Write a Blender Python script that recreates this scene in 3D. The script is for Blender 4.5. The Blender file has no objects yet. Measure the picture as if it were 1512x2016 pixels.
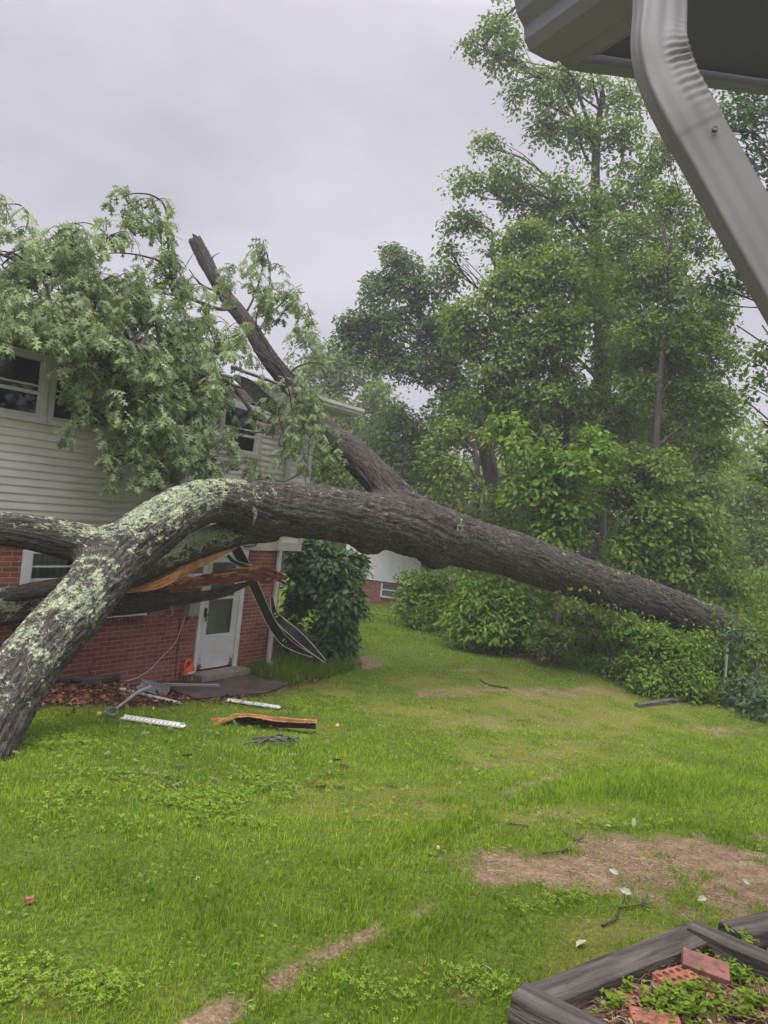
import bpy, math
import numpy as np
from mathutils import Matrix, Vector

# ------------------------------------------------------------------ camera, light, exposure
F = 1450.0; PITCH = math.radians(-.35); ROLL = math.radians(6.25); CZ = 3.1
fw = np.array([0, math.cos(PITCH), math.sin(PITCH)]); _r = np.array([1., 0, 0]); _u = np.cross(_r, fw)
cr = math.cos(ROLL) * _r + math.sin(ROLL) * _u
cu = -math.sin(ROLL) * _r + math.cos(ROLL) * _u
CAM = np.array([0, 0, CZ])
scene = bpy.context.scene
COL = scene.collection
cd = bpy.data.cameras.new("camera"); cam = bpy.data.objects.new("camera", cd); COL.objects.link(cam)
cd.sensor_fit = 'VERTICAL'; cd.sensor_height = 36; cd.lens = F / 2016 * 36; cd.clip_start = .05; cd.clip_end = 2000
M = Matrix.Identity(4)
for i in range(3):
    M[i][0] = cr[i]; M[i][1] = cu[i]; M[i][2] = -fw[i]; M[i][3] = CAM[i]
cam.matrix_world = M
scene.camera = cam

SUN_EL, SUN_ROT = math.radians(58), math.radians(200)
w = bpy.data.worlds.new("World"); scene.world = w; w.use_nodes = True
nt = w.node_tree; nt.nodes.clear()
N = nt.nodes.new; L = nt.links.new
out = N('ShaderNodeOutputWorld'); bg = N('ShaderNodeBackground'); bg.inputs[1].default_value = .1
sky = N('ShaderNodeTexSky'); sky.sky_type = 'NISHITA'; sky.sun_disc = False
sky.sun_elevation = SUN_EL; sky.sun_rotation = SUN_ROT; sky.dust_density = 4
tc = N('ShaderNodeTexCoord'); sep = N('ShaderNodeSeparateXYZ'); L(tc.outputs['Generated'], sep.inputs[0])
# overcast: cloud deck seen in plan, brighter towards the zenith
mp = N('ShaderNodeMapping'); mp.inputs['Scale'].default_value = (1, 1, 2.2); L(tc.outputs['Generated'], mp.inputs[0])
n1 = N('ShaderNodeTexNoise'); n1.inputs['Scale'].default_value = 2.3; n1.inputs['Detail'].default_value = 5; n1.inputs['Roughness'].default_value = .5
L(mp.outputs[0], n1.inputs[0])
rp = N('ShaderNodeValToRGB'); rp.color_ramp.elements[0].position = .34; rp.color_ramp.elements[0].color = (3.35, 3.2, 3.6, 1)
rp.color_ramp.elements[1].position = .70; rp.color_ramp.elements[1].color = (5.0, 4.82, 5.3, 1)
L(n1.outputs[0], rp.inputs[0])
mr = N('ShaderNodeMapRange'); mr.inputs[1].default_value = .56; mr.inputs[2].default_value = .95; mr.inputs[3].default_value = 1.0; mr.inputs[4].default_value = 5.6
L(sep.outputs[2], mr.inputs[0])
vm = N('ShaderNodeVectorMath'); vm.operation = 'SCALE'; L(rp.outputs[0], vm.inputs[0]); L(mr.outputs[0], vm.inputs['Scale'])
mx = N('ShaderNodeMix'); mx.data_type = 'RGBA'; mx.inputs[0].default_value = .93
L(sky.outputs[0], mx.inputs[6]); L(vm.outputs[0], mx.inputs[7])
L(mx.outputs[2], bg.inputs[0]); L(bg.outputs[0], out.inputs[0])

sd = bpy.data.lights.new("sun", 'SUN'); sd.energy = 1.5; sd.angle = math.radians(40); sd.color = (1, .98, .94)
so = bpy.data.objects.new("sun", sd); COL.objects.link(so)
sdir = Vector((math.sin(SUN_ROT) * math.cos(SUN_EL), math.cos(SUN_ROT) * math.cos(SUN_EL), math.sin(SUN_EL)))
so.rotation_euler = sdir.to_track_quat('Z', 'Y').to_euler()
scene.view_settings.view_transform = 'Standard'; scene.view_settings.look = 'None'
scene.view_settings.exposure = .70; scene.view_settings.gamma = 1
scene.cycles.max_bounces = 6; scene.cycles.diffuse_bounces = 3; scene.cycles.volume_bounces = 0
scene.cycles.transparent_max_bounces = 6; scene.cycles.use_denoising = True

# ------------------------------------------------------------------ helpers
def ray(px, py): return fw + (px - 756) / F * cr - (py - 1008) / F * cu
def at(px, py, d): return CAM + ray(px, py) * d
P0 = np.array([-2.7957, 11.982, 0.0]); WD = np.array([.56684, .82383, 0]); WN = np.array([.82383, -.56684, 0])
def wall_at(px, py, off):
    q = ray(px, py); P = P0 + WN * off
    return CAM + q * (((P - CAM) @ WN) / (q @ WN))
def house_local(X):
    d = np.asarray(X) - P0
    return np.stack([d @ WD, -(d @ WN), np.asarray(X)[..., 2]], -1)

_p = np.random.default_rng(7).random((512, 512))
def vnoise(x, y):
    xi = np.floor(x).astype(int); yi = np.floor(y).astype(int); fx = x - xi; fy = y - yi
    fx = fx * fx * (3 - 2 * fx); fy = fy * fy * (3 - 2 * fy)
    g = lambda a, b: _p[a % 512, b % 512]
    return (g(xi, yi) * (1 - fx) + g(xi + 1, yi) * fx) * (1 - fy) + (g(xi, yi + 1) * (1 - fx) + g(xi + 1, yi + 1) * fx) * fy
def fbm(x, y, o=4):
    s = 0; a = .5
    for i in range(o):
        s = s + a * vnoise(x * 2 ** i + 17.3 * i, y * 2 ** i + 5.1 * i); a *= .5
    return s / (1 - .5 ** o)

def tag(o, label=None, cat=None, group=None, kind=None):
    if label: o['label'] = label
    if cat: o['category'] = cat
    if group: o['group'] = group
    if kind: o['kind'] = kind
    return o
def empty(name, loc=(0, 0, 0), rz=0, parent=None):
    o = bpy.data.objects.new(name, None); COL.objects.link(o); o.location = loc; o.rotation_euler = (0, 0, rz)
    o.empty_display_size = .1
    return o
_bulk = {}
def mesh_np(name, V, Fc, mat, parent=None, attrs=None, smooth=False, local=None):
    """V (n,3); Fc (m,k) equal-size faces or list of such arrays. V is in world space; if parent has a matrix it is un-applied."""
    V = np.asarray(V, dtype=np.float64)
    if parent is not None and local is None:
        rz = parent.rotation_euler[2]; l = np.array(parent.location)
        d = V - l; c, s = math.cos(-rz), math.sin(-rz)
        V = np.stack([d[:, 0] * c - d[:, 1] * s, d[:, 0] * s + d[:, 1] * c, d[:, 2]], -1)
    if not isinstance(Fc, list): Fc = [Fc]
    Fc = [np.asarray(f, dtype=np.int64) for f in Fc if len(f)]
    me = bpy.data.meshes.new(name)
    me.vertices.add(len(V)); me.vertices.foreach_set('co', V.astype(np.float32).ravel())
    idx = np.concatenate([f.ravel() for f in Fc]); cnt = np.concatenate([np.full(len(f), f.shape[1]) for f in Fc])
    me.loops.add(len(idx)); me.loops.foreach_set('vertex_index', idx.astype(np.int32))
    me.polygons.add(len(cnt)); st = np.concatenate([[0], np.cumsum(cnt)[:-1]])
    me.polygons.foreach_set('loop_start', st.astype(np.int32))
    me.polygons.foreach_set('use_smooth', np.full(len(cnt), smooth))
    me.update(calc_edges=True)
    if attrs:
        for k, (typ, dom, dat) in attrs.items():
            a = me.attributes.new(k, typ, dom)
            a.data.foreach_set({'FLOAT': 'value', 'FLOAT_VECTOR': 'vector', 'FLOAT_COLOR': 'color'}[typ], np.asarray(dat, dtype=np.float32).ravel())
    me.materials.append(mat)
    o = bpy.data.objects.new(name, me); COL.objects.link(o)
    if parent is not None: o.parent = parent
    return o

class MB:
    """collects simple solids in local coordinates"""
    def __init__(s): s.v = []; s.f = []
    def add(s, vs, fs):
        n = len(s.v); s.v += [tuple(v) for v in vs]; s.f += [tuple(i + n for i in f) for f in fs]; return s
    def box(s, a, b):
        x0, y0, z0 = a; x1, y1, z1 = b
        return s.add([(x0, y0, z0), (x1, y0, z0), (x1, y1, z0), (x0, y1, z0), (x0, y0, z1), (x1, y0, z1), (x1, y1, z1), (x0, y1, z1)],
                     [(0, 3, 2, 1), (4, 5, 6, 7), (0, 1, 5, 4), (1, 2, 6, 5), (2, 3, 7, 6), (3, 0, 4, 7)])
    def quad(s, a, b, c, d): return s.add([a, b, c, d], [(0, 1, 2, 3)])
    def prism(s, prof, a, b, ax=None):
        """profile points given as 3-D offsets, swept from a to b"""
        n = len(prof); a = np.array(a); b = np.array(b)
        vs = [a + p for p in prof] + [b + p for p in prof]
        return s.add(vs, [tuple(range(n))[::-1], tuple(range(n, 2 * n))] + [(i, (i + 1) % n, n + (i + 1) % n, n + i) for i in range(n)])
    def build(s, name, mat, parent=None, bevel=0, smooth=False, loc=None, world=False):
        if world: s.v = [tuple(np.array(v) - np.array(parent.location)) for v in s.v]
        me = bpy.data.meshes.new(name); me.from_pydata([tuple(map(float, v)) for v in s.v], [], s.f); me.update()
        if smooth: me.polygons.foreach_set('use_smooth', [True] * len(me.polygons))
        me.materials.append(mat)
        o = bpy.data.objects.new(name, me); COL.objects.link(o)
        if parent is not None: o.parent = parent
        if loc is not None: o.location = loc
        if bevel:
            m = o.modifiers.new('b', 'BEVEL'); m.width = bevel; m.segments = 2; m.limit_method = 'ANGLE'
        return o

def catmull(P, n):
    P = np.asarray(P, float); P = np.vstack([2 * P[0] - P[1], P, 2 * P[-1] - P[-2]])
    o = []
    for i in range(1, len(P) - 2):
        t = np.linspace(0, 1, n, endpoint=False)[:, None]
        a, b, c, d = P[i - 1], P[i], P[i + 1], P[i + 2]
        o.append(.5 * ((2 * b) + (-a + c) * t + (2 * a - 5 * b + 4 * c - d) * t ** 2 + (-a + 3 * b - 3 * c + d) * t ** 3))
    o.append(P[-2][None]); return np.vstack(o)
def frames(P):
    T = np.gradient(P, axis=0); T /= np.linalg.norm(T, axis=1)[:, None] + 1e-9
    n = np.cross(T[0], [0, 0, 1.]);
    if np.linalg.norm(n) < .1: n = np.cross(T[0], [1., 0, 0])
    n /= np.linalg.norm(n); A = [n]
    for i in range(1, len(P)):
        n = A[-1] - T[i] * (A[-1] @ T[i]); n /= np.linalg.norm(n) + 1e-9; A.append(n)
    A = np.array(A); return T, A, np.cross(T, A)
def tube_arrays(P, R, sides):
    P = np.asarray(P, float); R = np.asarray(R, float); T, A, B = frames(P)
    an = np.linspace(0, 2 * np.pi, sides, endpoint=False)
    D = A[:, None] * np.cos(an)[None, :, None] + B[:, None] * np.sin(an)[None, :, None]
    V = (P[:, None] + D * R[:, None, None]).reshape(-1, 3)
    n = len(P); i = np.arange(n - 1)[:, None] * sides; j = np.arange(sides)[None]
    Fq = np.stack([i + j, i + (j + 1) % sides, i + sides + (j + 1) % sides, i + sides + j], -1).reshape(-1, 4)
    return V, Fq
class Tubes:
    def __init__(s): s.V = []; s.F = []; s.n = 0
    def add(s, P, R, sides=5):
        R = np.full(len(P), R) if np.isscalar(R) else R
        V, Fq = tube_arrays(P, R, sides); s.V.append(V); s.F.append(Fq + s.n); s.n += len(V)
    def build(s, name, mat, parent=None, smooth=True):
        return mesh_np(name, np.vstack(s.V), np.vstack(s.F), mat, parent, smooth=smooth)

# ------------------------------------------------------------------ materials
def mat(name, col=(.5, .5, .5), rough=.6, spec=.5, metal=0):
    m = bpy.data.materials.new(name); m.use_nodes = True; b = m.node_tree.nodes['Principled BSDF']
    b.inputs['Base Color'].default_value = (*col, 1); b.inputs['Roughness'].default_value = rough
    b.inputs['Specular IOR Level'].default_value = spec; b.inputs['Metallic'].default_value = metal
    return m
class NB:
    """small node building aid"""
    def __init__(s, m): s.m = m; s.t = m.node_tree; s.b = s.t.nodes['Principled BSDF']
    def n(s, typ, **kw):
        x = s.t.nodes.new(typ)
        for k, v in kw.items():
            if k.startswith('i_'):
                key = k[2:]; key = int(key) if key.isdigit() else key
                x.inputs[key].default_value = v
            else: setattr(x, k, v)
        return x
    def l(s, a, b): s.t.links.new(a, b)
    def coords(s, kind='Object', scale=(1, 1, 1)):
        c = s.n('ShaderNodeTexCoord'); m = s.n('ShaderNodeMapping'); m.inputs['Scale'].default_value = scale
        s.l(c.outputs[kind], m.inputs[0]); return m.outputs[0]
    def noise(s, vec, scale, detail=4, rough=.55):
        x = s.n('ShaderNodeTexNoise', i_Scale=scale, i_Detail=detail, i_Roughness=rough)
        if vec is not None: s.l(vec, x.inputs['Vector'])
        return x.outputs[0]
    def ramp(s, fac, *stops, interp='LINEAR'):
        r = s.n('ShaderNodeValToRGB'); cr_ = r.color_ramp; cr_.interpolation = interp
        while len(cr_.elements) < len(stops): cr_.elements.new(.5)
        for e, (p, c) in zip(cr_.elements, stops):
            e.position = p; e.color = (*c, 1) if not np.isscalar(c) else (c, c, c, 1)
        s.l(fac, r.inputs[0]); return r.outputs[0]
    def mix(s, fac, a, b, mode='MIX'):
        x = s.n('ShaderNodeMix', data_type='RGBA', blend_type=mode)
        for i, v in ((0, fac), (6, a), (7, b)):
            if hasattr(v, 'links'): s.l(v, x.inputs[i])
            elif i == 0: x.inputs[0].default_value = v
            else: x.inputs[i].default_value = (*v, 1)
        return x.outputs[2]
    def math(s, op, a, b=None, clamp=False):
        x = s.n('ShaderNodeMath', operation=op, use_clamp=clamp)
        for i, v in ((0, a), (1, b)):
            if v is None: continue
            if hasattr(v, 'links'): s.l(v, x.inputs[i])
            else: x.inputs[i].default_value = v
        return x.outputs[0]
    def attr(s, name):
        x = s.n('ShaderNodeAttribute', attribute_name=name); return x
    def color(s, c): s.l(c, s.b.inputs['Base Color'])
    def bump(s, h, strength=.5, dist=.01, prev=None):
        x = s.n('ShaderNodeBump', i_Strength=strength, i_Distance=dist); s.l(h, x.inputs['Height'])
        if prev is not None: s.l(prev, x.inputs['Normal'])
        s.l(x.outputs[0], s.b.inputs['Normal']); return x.outputs[0]

def noisy(name, a, b, scale=6, rough=.6, bump=.2, dist=.005, stretch=(1, 1, 1), spec=.5, detail=5, lo=.35, hi=.65, metal=0):
    m = mat(name, a, rough, spec, metal); n = NB(m); v = n.coords('Object', stretch)
    f = n.noise(v, scale, detail); n.color(n.ramp(f, (lo, a), (hi, b)))
    if bump: n.bump(n.noise(v, scale * 4, 4), bump, dist)
    return m
def leaf_mat(name, dark, mid, light, rough=.48, trans=.38, spec=.25):
    m = mat(name, mid, rough, spec); n = NB(m)
    a = n.attr('tone'); c = n.ramp(a.outputs['Fac'], (0, dark), (.5, mid), (1, light)); n.color(c)
    tr = n.n('ShaderNodeBsdfTranslucent'); n.l(n.mix(1, c, (1.25, 1.25, .6), 'MULTIPLY'), tr.inputs[0])
    ms = n.n('ShaderNodeMixShader'); ms.inputs[0].default_value = trans
    o = [x for x in n.t.nodes if x.type == 'OUTPUT_MATERIAL'][0]
    n.l(n.b.outputs[0], ms.inputs[1]); n.l(tr.outputs[0], ms.inputs[2]); n.l(ms.outputs[0], o.inputs[0])
    return m

def bark_mat(name, lichen=1.0):
    m = mat(name, (.1, .09, .08), .85, .25); n = NB(m)
    tcv = n.attr('tc').outputs['Vector']; li = n.attr('lichen').outputs['Fac']
    mp_ = n.n('ShaderNodeMapping'); mp_.inputs['Scale'].default_value = (1, 1, .28); n.l(tcv, mp_.inputs[0])
    w1 = n.noise(mp_.outputs[0], 34, 6, .65); w2 = n.noise(mp_.outputs[0], 9, 4)
    vo = n.n('ShaderNodeTexVoronoi', feature='DISTANCE_TO_EDGE', i_Scale=24.0)
    dv = n.n('ShaderNodeVectorMath', operation='ADD'); ns = n.n('ShaderNodeTexNoise', i_Scale=20.0, i_Detail=3.0); n.l(mp_.outputs[0], ns.inputs['Vector'])
    sc = n.n('ShaderNodeVectorMath', operation='SCALE'); sc.inputs['Scale'].default_value = .07; n.l(ns.outputs['Color'], sc.inputs[0])
    n.l(mp_.outputs[0], dv.inputs[0]); n.l(sc.outputs[0], dv.inputs[1]); n.l(dv.outputs[0], vo.inputs['Vector'])
    ridge = n.ramp(vo.outputs['Distance'], (.0, .22), (.12, 1.))
    base = n.ramp(w1, (.3, (.022, .018, .015)), (.5, (.062, .052, .044)), (.72, (.17, .15, .13)))
    base = n.mix(ridge, (.018, .014, .012), base)
    base = n.mix(n.ramp(w2, (.42, 0.), (.7, .55)), base, (.075, .082, .055))
    # lichen crusts, three sizes of patch
    l1 = n.noise(tcv, 5.5, 6, .72); l2 = n.noise(tcv, 26, 5, .7); l3 = n.noise(tcv, 60, 3, .6)
    th = n.math('SUBTRACT', .80, n.math('MULTIPLY', li, .255))
    s = n.math('ADD', n.math('MULTIPLY', l1, .75), n.math('MULTIPLY', l2, .45))
    k = n.math('MULTIPLY', n.math('SUBTRACT', s, th), 16, True)
    k = n.math('MULTIPLY', k, n.ramp(l3, (.36, 0.), (.46, 1.)))
    k = n.math('MULTIPLY', k, n.math('MULTIPLY', li, 6, True))
    lc = n.ramp(l2, (.3, (.15, .20, .12)), (.5, (.28, .335, .205)), (.7, (.46, .50, .34)))
    lc2 = n.mix(n.ramp(n.noise(tcv, 4, 2), (.45, 0.), (.6, 1.)), lc, n.mix(.4, lc, (.58, .62, .34)))
    n.color(n.mix(k, base, lc2))
    h = n.math('ADD', n.math('MULTIPLY', ridge, .7), n.math('ADD', n.math('MULTIPLY', w1, .8), n.math('MULTIPLY', k, .25)))
    n.bump(h, .9, .018)
    return m

# ------------------------------------------------------------------ terrain
_ty = np.array([-400, -30, 1, 2.6, 4, 5.5, 7, 9, 10, 11, 12, 14, 17, 20, 25, 30, 40, 400.])
_tz = np.array([1.35, 1.35, 1.32, 1.27, 1.15, .95, .70, .40, .28, .14, .04, .03, .0, -.12, -.45, -.95, -1.0, -1.0])
_fy = np.linspace(-400, 400, 16001); _fz = np.interp(_fy, _ty, _tz)
_k = np.hanning(41); _k /= _k.sum(); _fz = np.convolve(np.pad(_fz, 20, mode='edge'), _k, 'valid')
def gz(x, y):
    x = np.asarray(x, float); y = np.asarray(y, float)
    z = np.interp(y, _fy, _fz)
    near = np.clip((40 - np.hypot(x, y)) / 30, 0, 1)
    z = z + near * (.07 * (fbm(x * .35 + 40, y * .35 + 9, 2) - .5) + .025 * (fbm(x * 2.1, y * 2.1, 3) - .5))
    # level pad at the neighbour's door
    d = np.stack([x, y], -1) - P0[:2]; s = d @ WD[:2]; o = d @ WN[:2]
    wpad = np.clip(1 - np.maximum(np.abs(s - .4) - 1.5, 0) / .8, 0, 1) * np.clip(1 - np.maximum(o - 1.2, 0) / .9, 0, 1) * (o > -3)
    z = z * (1 - wpad) + (-.03) * wpad
    return z
def ground(px, py, dz=0.0):
    q = ray(px, py); t = 8.0
    for i in range(60):
        P = CAM + q * t; tt = (gz(P[0], P[1]) + dz - CZ) / q[2]
        t = t + .5 * (tt - t)
    P = CAM + q * t; P[2] = gz(P[0], P[1]) + dz
    return P
def blob(px, py, hw, hh, ang=0):
    """patch of ground given where it shows: world ellipse (centre, axes)"""
    c = ground(px, py); a = math.radians(ang)
    e1 = ground(px + hw * math.cos(a), py + hw * math.sin(a)) - c
    e2 = ground(px - hh * math.sin(a), py + hh * math.cos(a)) - c
    return c[:2], np.linalg.inv(np.stack([e1[:2], e2[:2]], 1))
def wsum(blobs, x, y, wob=.9, sc=1.5, seed=0):
    r = np.zeros_like(x); sl = 1.45 if blobs is DIRT else 1.8
    nz = (fbm(x * sc + seed, y * sc - seed, 5) - .5) * wob * 2
    for (c, Mi), k in blobs:
        d = np.stack([x - c[0], y - c[1]], -1) @ Mi.T
        q = np.sqrt((d ** 2).sum(-1))
        r = np.maximum(r, k * np.clip((1.0 - q + nz) * sl, 0, 1))
    return r
DIRT = [(blob(1440, 1715, 430, 120), 2.2), (blob(1180, 1665, 150, 36, 10), 1.1), (blob(1460, 1790, 200, 36), .95), (blob(960, 1735, 130, 42, -8), 2.0), (blob(700, 1850, 150, 34, -22), 2.6), (blob(820, 1795, 80, 14, -25), 1.2),
        (blob(560, 1925, 95, 38, -25), 2.2), (blob(440, 1985, 90, 34, -25), 2.2), (blob(920, 1950, 50, 30), .8), (blob(1040, 1545, 90, 10, -20), .8), (blob(820, 1890, 40, 14), .6),
        (blob(825, 1588, 60, 10), .6), (blob(1070, 1300, 70, 11, 8), 1.1), (blob(925, 1318, 36, 5), 1), (blob(1290, 1326, 60, 8), .8), (blob(1100, 1600, 130, 16), .5), (blob(880, 1690, 60, 14), .5),
        (blob(880, 1362, 90, 14), .7), (blob(1130, 1362, 220, 14), .75), (blob(1440, 1437, 130, 12), .9), (blob(700, 1310, 60, 22), .85), (blob(1080, 1765, 60, 18), .5), (blob(1330, 1374, 90, 12), .6), (blob(980, 1420, 200, 12), .45), (blob(1150, 1460, 160, 10), .5),
        (blob(1240, 1745, 190, 24), .7), (blob(640, 1460, 30, 8), .4), (blob(520, 1368, 110, 12), .9), (blob(1000, 1500, 130, 10, -10), .45)]
MOSS = [(blob(1050, 1410, 420, 60), .85), (blob(800, 1560, 300, 60), .6), (blob(1050, 1480, 280, 50), .75), (blob(1200, 1830, 130, 40), .8), (blob(1120, 1600, 160, 30), .7), (blob(900, 1340, 200, 30), .6), (blob(150, 1960, 200, 40), .4), (blob(1150, 1900, 120, 40), .6)]
LUSH = [(blob(1350, 1540, 290, 62, -4), 1), (blob(930, 1610, 190, 26, -16), .9), (blob(800, 1240, 140, 40), .8), (blob(560, 1780, 330, 80), .5), (blob(860, 1840, 110, 60), .6), (blob(600, 1480, 160, 40), .5), (blob(1040, 1690, 40, 12), .7)]
CLOV = [(blob(200, 1580, 320, 100), 1), (blob(560, 1570, 190, 50), .7), (blob(120, 1950, 330, 70), .8), (blob(1080, 1770, 90, 30), .7), (blob(620, 1385, 120, 18), .6), (blob(1250, 1625, 90, 12), .5), (blob(800, 1950, 260, 50), .5), (blob(80, 1450, 90, 30), .6)]
def cover(x, y):
    d = wsum(DIRT, x, y, 1.1, 2.1, 3)
    d = d * np.clip(3.2 * (fbm(x * 4, y * 4, 5) - .20), 0, 1.2) * np.clip(.25 + 2.1 * (fbm(x * 14, y * 14, 3) - .2), 0, 1.15)
    m = wsum(MOSS, x, y, 1.1, 1.3, 31) * np.clip(.2 + 1.9 * (fbm(x * 2.7, y * 2.7, 4) - .2), 0, 1); l = wsum(LUSH, x, y, .35, 1.3, 57); c = wsum(CLOV, x, y, .7, 1.3, 91)
    q = np.stack([x, y], -1) - P0[:2]; s = q @ WD[:2]; o = q @ WN[:2]
    nz = fbm(x * 2.2, y * 2.2, 4) - .5
    mulch = np.clip((2.05 + .9 * nz - o) * 3, 0, 1) * np.clip((.2 + nz - s) * 3, 0, 1) * (o > -6) * (s > -6)
    mulch2 = np.clip((1.3 + nz - o) * 3, 0, 1) * np.clip((s - .9) * 3, 0, 1) * np.clip((2.6 + nz - s) * 2, 0, 1) * (o > -6) * .8
    return np.clip(d, 0, 1), m, l, c, np.maximum(mulch, mulch2)

def build_ground():
    def ax(lo, hi, step, far):
        a = np.arange(lo, hi, step); g = step; L_, R_ = [], []; p = lo
        while p > -far: g *= 1.25; p -= g; L_.append(p)
        p = a[-1]; g = step
        while p < far: g *= 1.25; p += g; R_.append(p)
        return np.concatenate([L_[::-1], a, R_])
    xs = ax(-6, 9.5, .055, 400); ys = ax(1.5, 24, .07, 400)
    X, Y = np.meshgrid(xs, ys); x, y = X.ravel(), Y.ravel(); z = gz(x, y)
    d, m, l, c, mu = cover(x, y)
    nearf = (np.hypot(x, y) < 30)
    z = z + nearf * (-.015 * d + .02 * mu * (fbm(x * 9, y * 9, 2) - .3) + .012 * (fbm(x * 7, y * 7, 2) - .5))
    nx, ny = len(xs), len(ys); i = np.arange(ny - 1)[:, None] * nx; j = np.arange(nx - 1)[None]
    Fq = np.stack([i + j, i + j + 1, i + nx + j + 1, i + nx + j], -1).reshape(-1, 4)
    g = mat('ground_mat', (.05, .06, .02), .95, .2); n = NB(g); v = n.coords('Object')
    a = n.attr('cover'); sp = n.n('ShaderNodeSeparateColor'); n.l(a.outputs['Color'], sp.inputs[0])
    mul = n.attr('mulch').outputs['Fac']
    fine = n.noise(v, 45, 6, .7); med = n.noise(v, 7, 4)
    green = n.ramp(fine, (.3, (.035, .055, .006)), (.55, (.10, .14, .014)), (.75, (.18, .22, .035)))
    moss = n.ramp(fine, (.3, (.10, .10, .014)), (.55, (.22, .215, .03)), (.75, (.33, .31, .07)))
    straw = n.ramp(n.noise(v, 60, 5, .75), (.34, (.055, .036, .020)), (.5, (.165, .112, .062)), (.68, (.38, .28, .165)))
    pink = n.ramp(fine, (.34, (.13, .085, .050)), (.55, (.28, .195, .12)), (.75, (.44, .33, .22)))
    dirt = n.mix(n.ramp(med, (.48, 0.), (.64, 1.)), straw, pink)
    mulc = n.ramp(n.noise(v, 38, 6, .8), (.35, (.018, .009, .006)), (.5, (.085, .034, .018)), (.66, (.20, .085, .045)))
    brn = n.ramp(n.noise(v, 22, 6, .75), (.38, 0.), (.60, .85))
    moss = n.mix(brn, moss, (.15, .115, .05))
    c1 = n.mix(sp.outputs['Green'], green, moss)
    c1 = n.mix(n.ramp(sp.outputs['Red'], (.08, 0.), (.75, 1.)), c1, dirt)
    c1 = n.mix(mul, c1, mulc); n.color(c1)
    n.bump(n.noise(v, 40, 5, .7), .8, .02)
    o = mesh_np('ground', np.stack([x, y, z], -1), Fq, g, smooth=True, attrs={
        'cover': ('FLOAT_COLOR', 'POINT', np.stack([d, m * .9, l, c], -1)), 'mulch': ('FLOAT', 'POINT', mu)})
    tag(o, kind='structure'); return o
build_ground()

# ------------------------------------------------------------------ leaves and grass (numpy instancing)
LEAF4 = (np.array([[0, 0, 0], [.5, .3, .05], [1, 0, -.06], [.5, -.3, .05]], float), [np.array([[0, 1, 2, 3]])])
LEAF6 = (np.array([[0, 0, 0], [.3, .24, .05], [.68, .2, .02], [1, 0, -.12], [.68, -.2, .02], [.3, -.24, .05], [.5, 0, -.02]], float),
         [np.array([[0, 1, 2, 6], [6, 2, 3, 3], [0, 6, 4, 5], [6, 3, 3, 4]])])
LEAF6 = (LEAF6[0], [np.array([[0, 1, 2, 6], [0, 6, 4, 5]]), np.array([[6, 2, 3], [6, 3, 4]])])
def _oak():
    # lobed pin-oak leaf: midrib points and three pairs of narrow pointed lobes
    half = [(0, 0), (.10, .03), (.20, .05), (.17, .26), (.27, .18), (.34, .05), (.42, .06), (.53, .40), (.56, .22), (.61, .06), (.68, .07), (.88, .30), (.84, .10), (1.05, .0)]
    v = [(x, y, -.25 * abs(y) - .18 * x * x) for x, y in half]; m = len(v)
    rib = {0: 0}
    for x in (.22, .37, .58, .8): v.append((x, 0, .0 - .18 * x * x))
    r = [m, m + 1, m + 2, m + 3]
    up = [[0, 1, 2, r[0]], [2, 3, 4, 5], [r[0], 2, 5, r[1]], [r[1], 5, 6, r[2]], [6, 7, 8, 9], [r[2], 6, 9, r[3]], [r[3], 10, 11, 12], [r[3], 9, 10, 10], [r[3], 12, 13, 13]]
    nv = len(v); idx = {}
    for i in range(m):
        if half[i][1] > 0: idx[i] = len(v); v.append((v[i][0], -v[i][1], v[i][2]))
        else: idx[i] = i
    for k in r: idx[k] = k
    q, t = [], []
    for f_ in up:
        g = [idx[i] for i in f_][::-1]
        for ff in (f_, g):
            u_ = list(dict.fromkeys(ff)); (q if len(u_) == 4 else t).append(u_)
    return np.array(v), [np.array(q), np.array(t)]
OAK = _oak()
BLADE = (np.array([[0, -.5, 0], [0, .5, 0], [.12, .42, .5], [.12, -.42, .5], [.42, 0, 1.0]], float), None)
def norm(a): return a / (np.linalg.norm(a, axis=-1, keepdims=True) + 1e-9)
def instance(tpl, pos, t, nrm, size):
    """pos (n,3), t length axis, nrm normal, size (n,) or (n,3)"""
    tv, tf = tpl; n = len(pos); t = norm(t); nrm = norm(nrm - t * (nrm * t).sum(-1, keepdims=True)); s = np.cross(nrm, t)
    size = np.asarray(size); size = size[:, None] * np.ones(3) if size.ndim == 1 else size
    k = tv[None] * size[:, None]
    V = pos[:, None] + k[..., 0:1] * t[:, None] + k[..., 1:2] * s[:, None] + k[..., 2:3] * nrm[:, None]
    Fs = [(f[None] + (np.arange(n) * len(tv))[:, None, None]).reshape(-1, f.shape[1]) for f in tf]
    return V.reshape(-1, 3), Fs, len(tv)
def leaves_obj(name, tpl, pos, t, nrm, size, tone, m, parent=None):
    V, Fs, k = instance(tpl, pos, t, nrm, size)
    return mesh_np(name, V, Fs, m, parent, attrs={'tone': ('FLOAT', 'POINT', np.repeat(np.clip(tone, 0, 1), k))})

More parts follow.
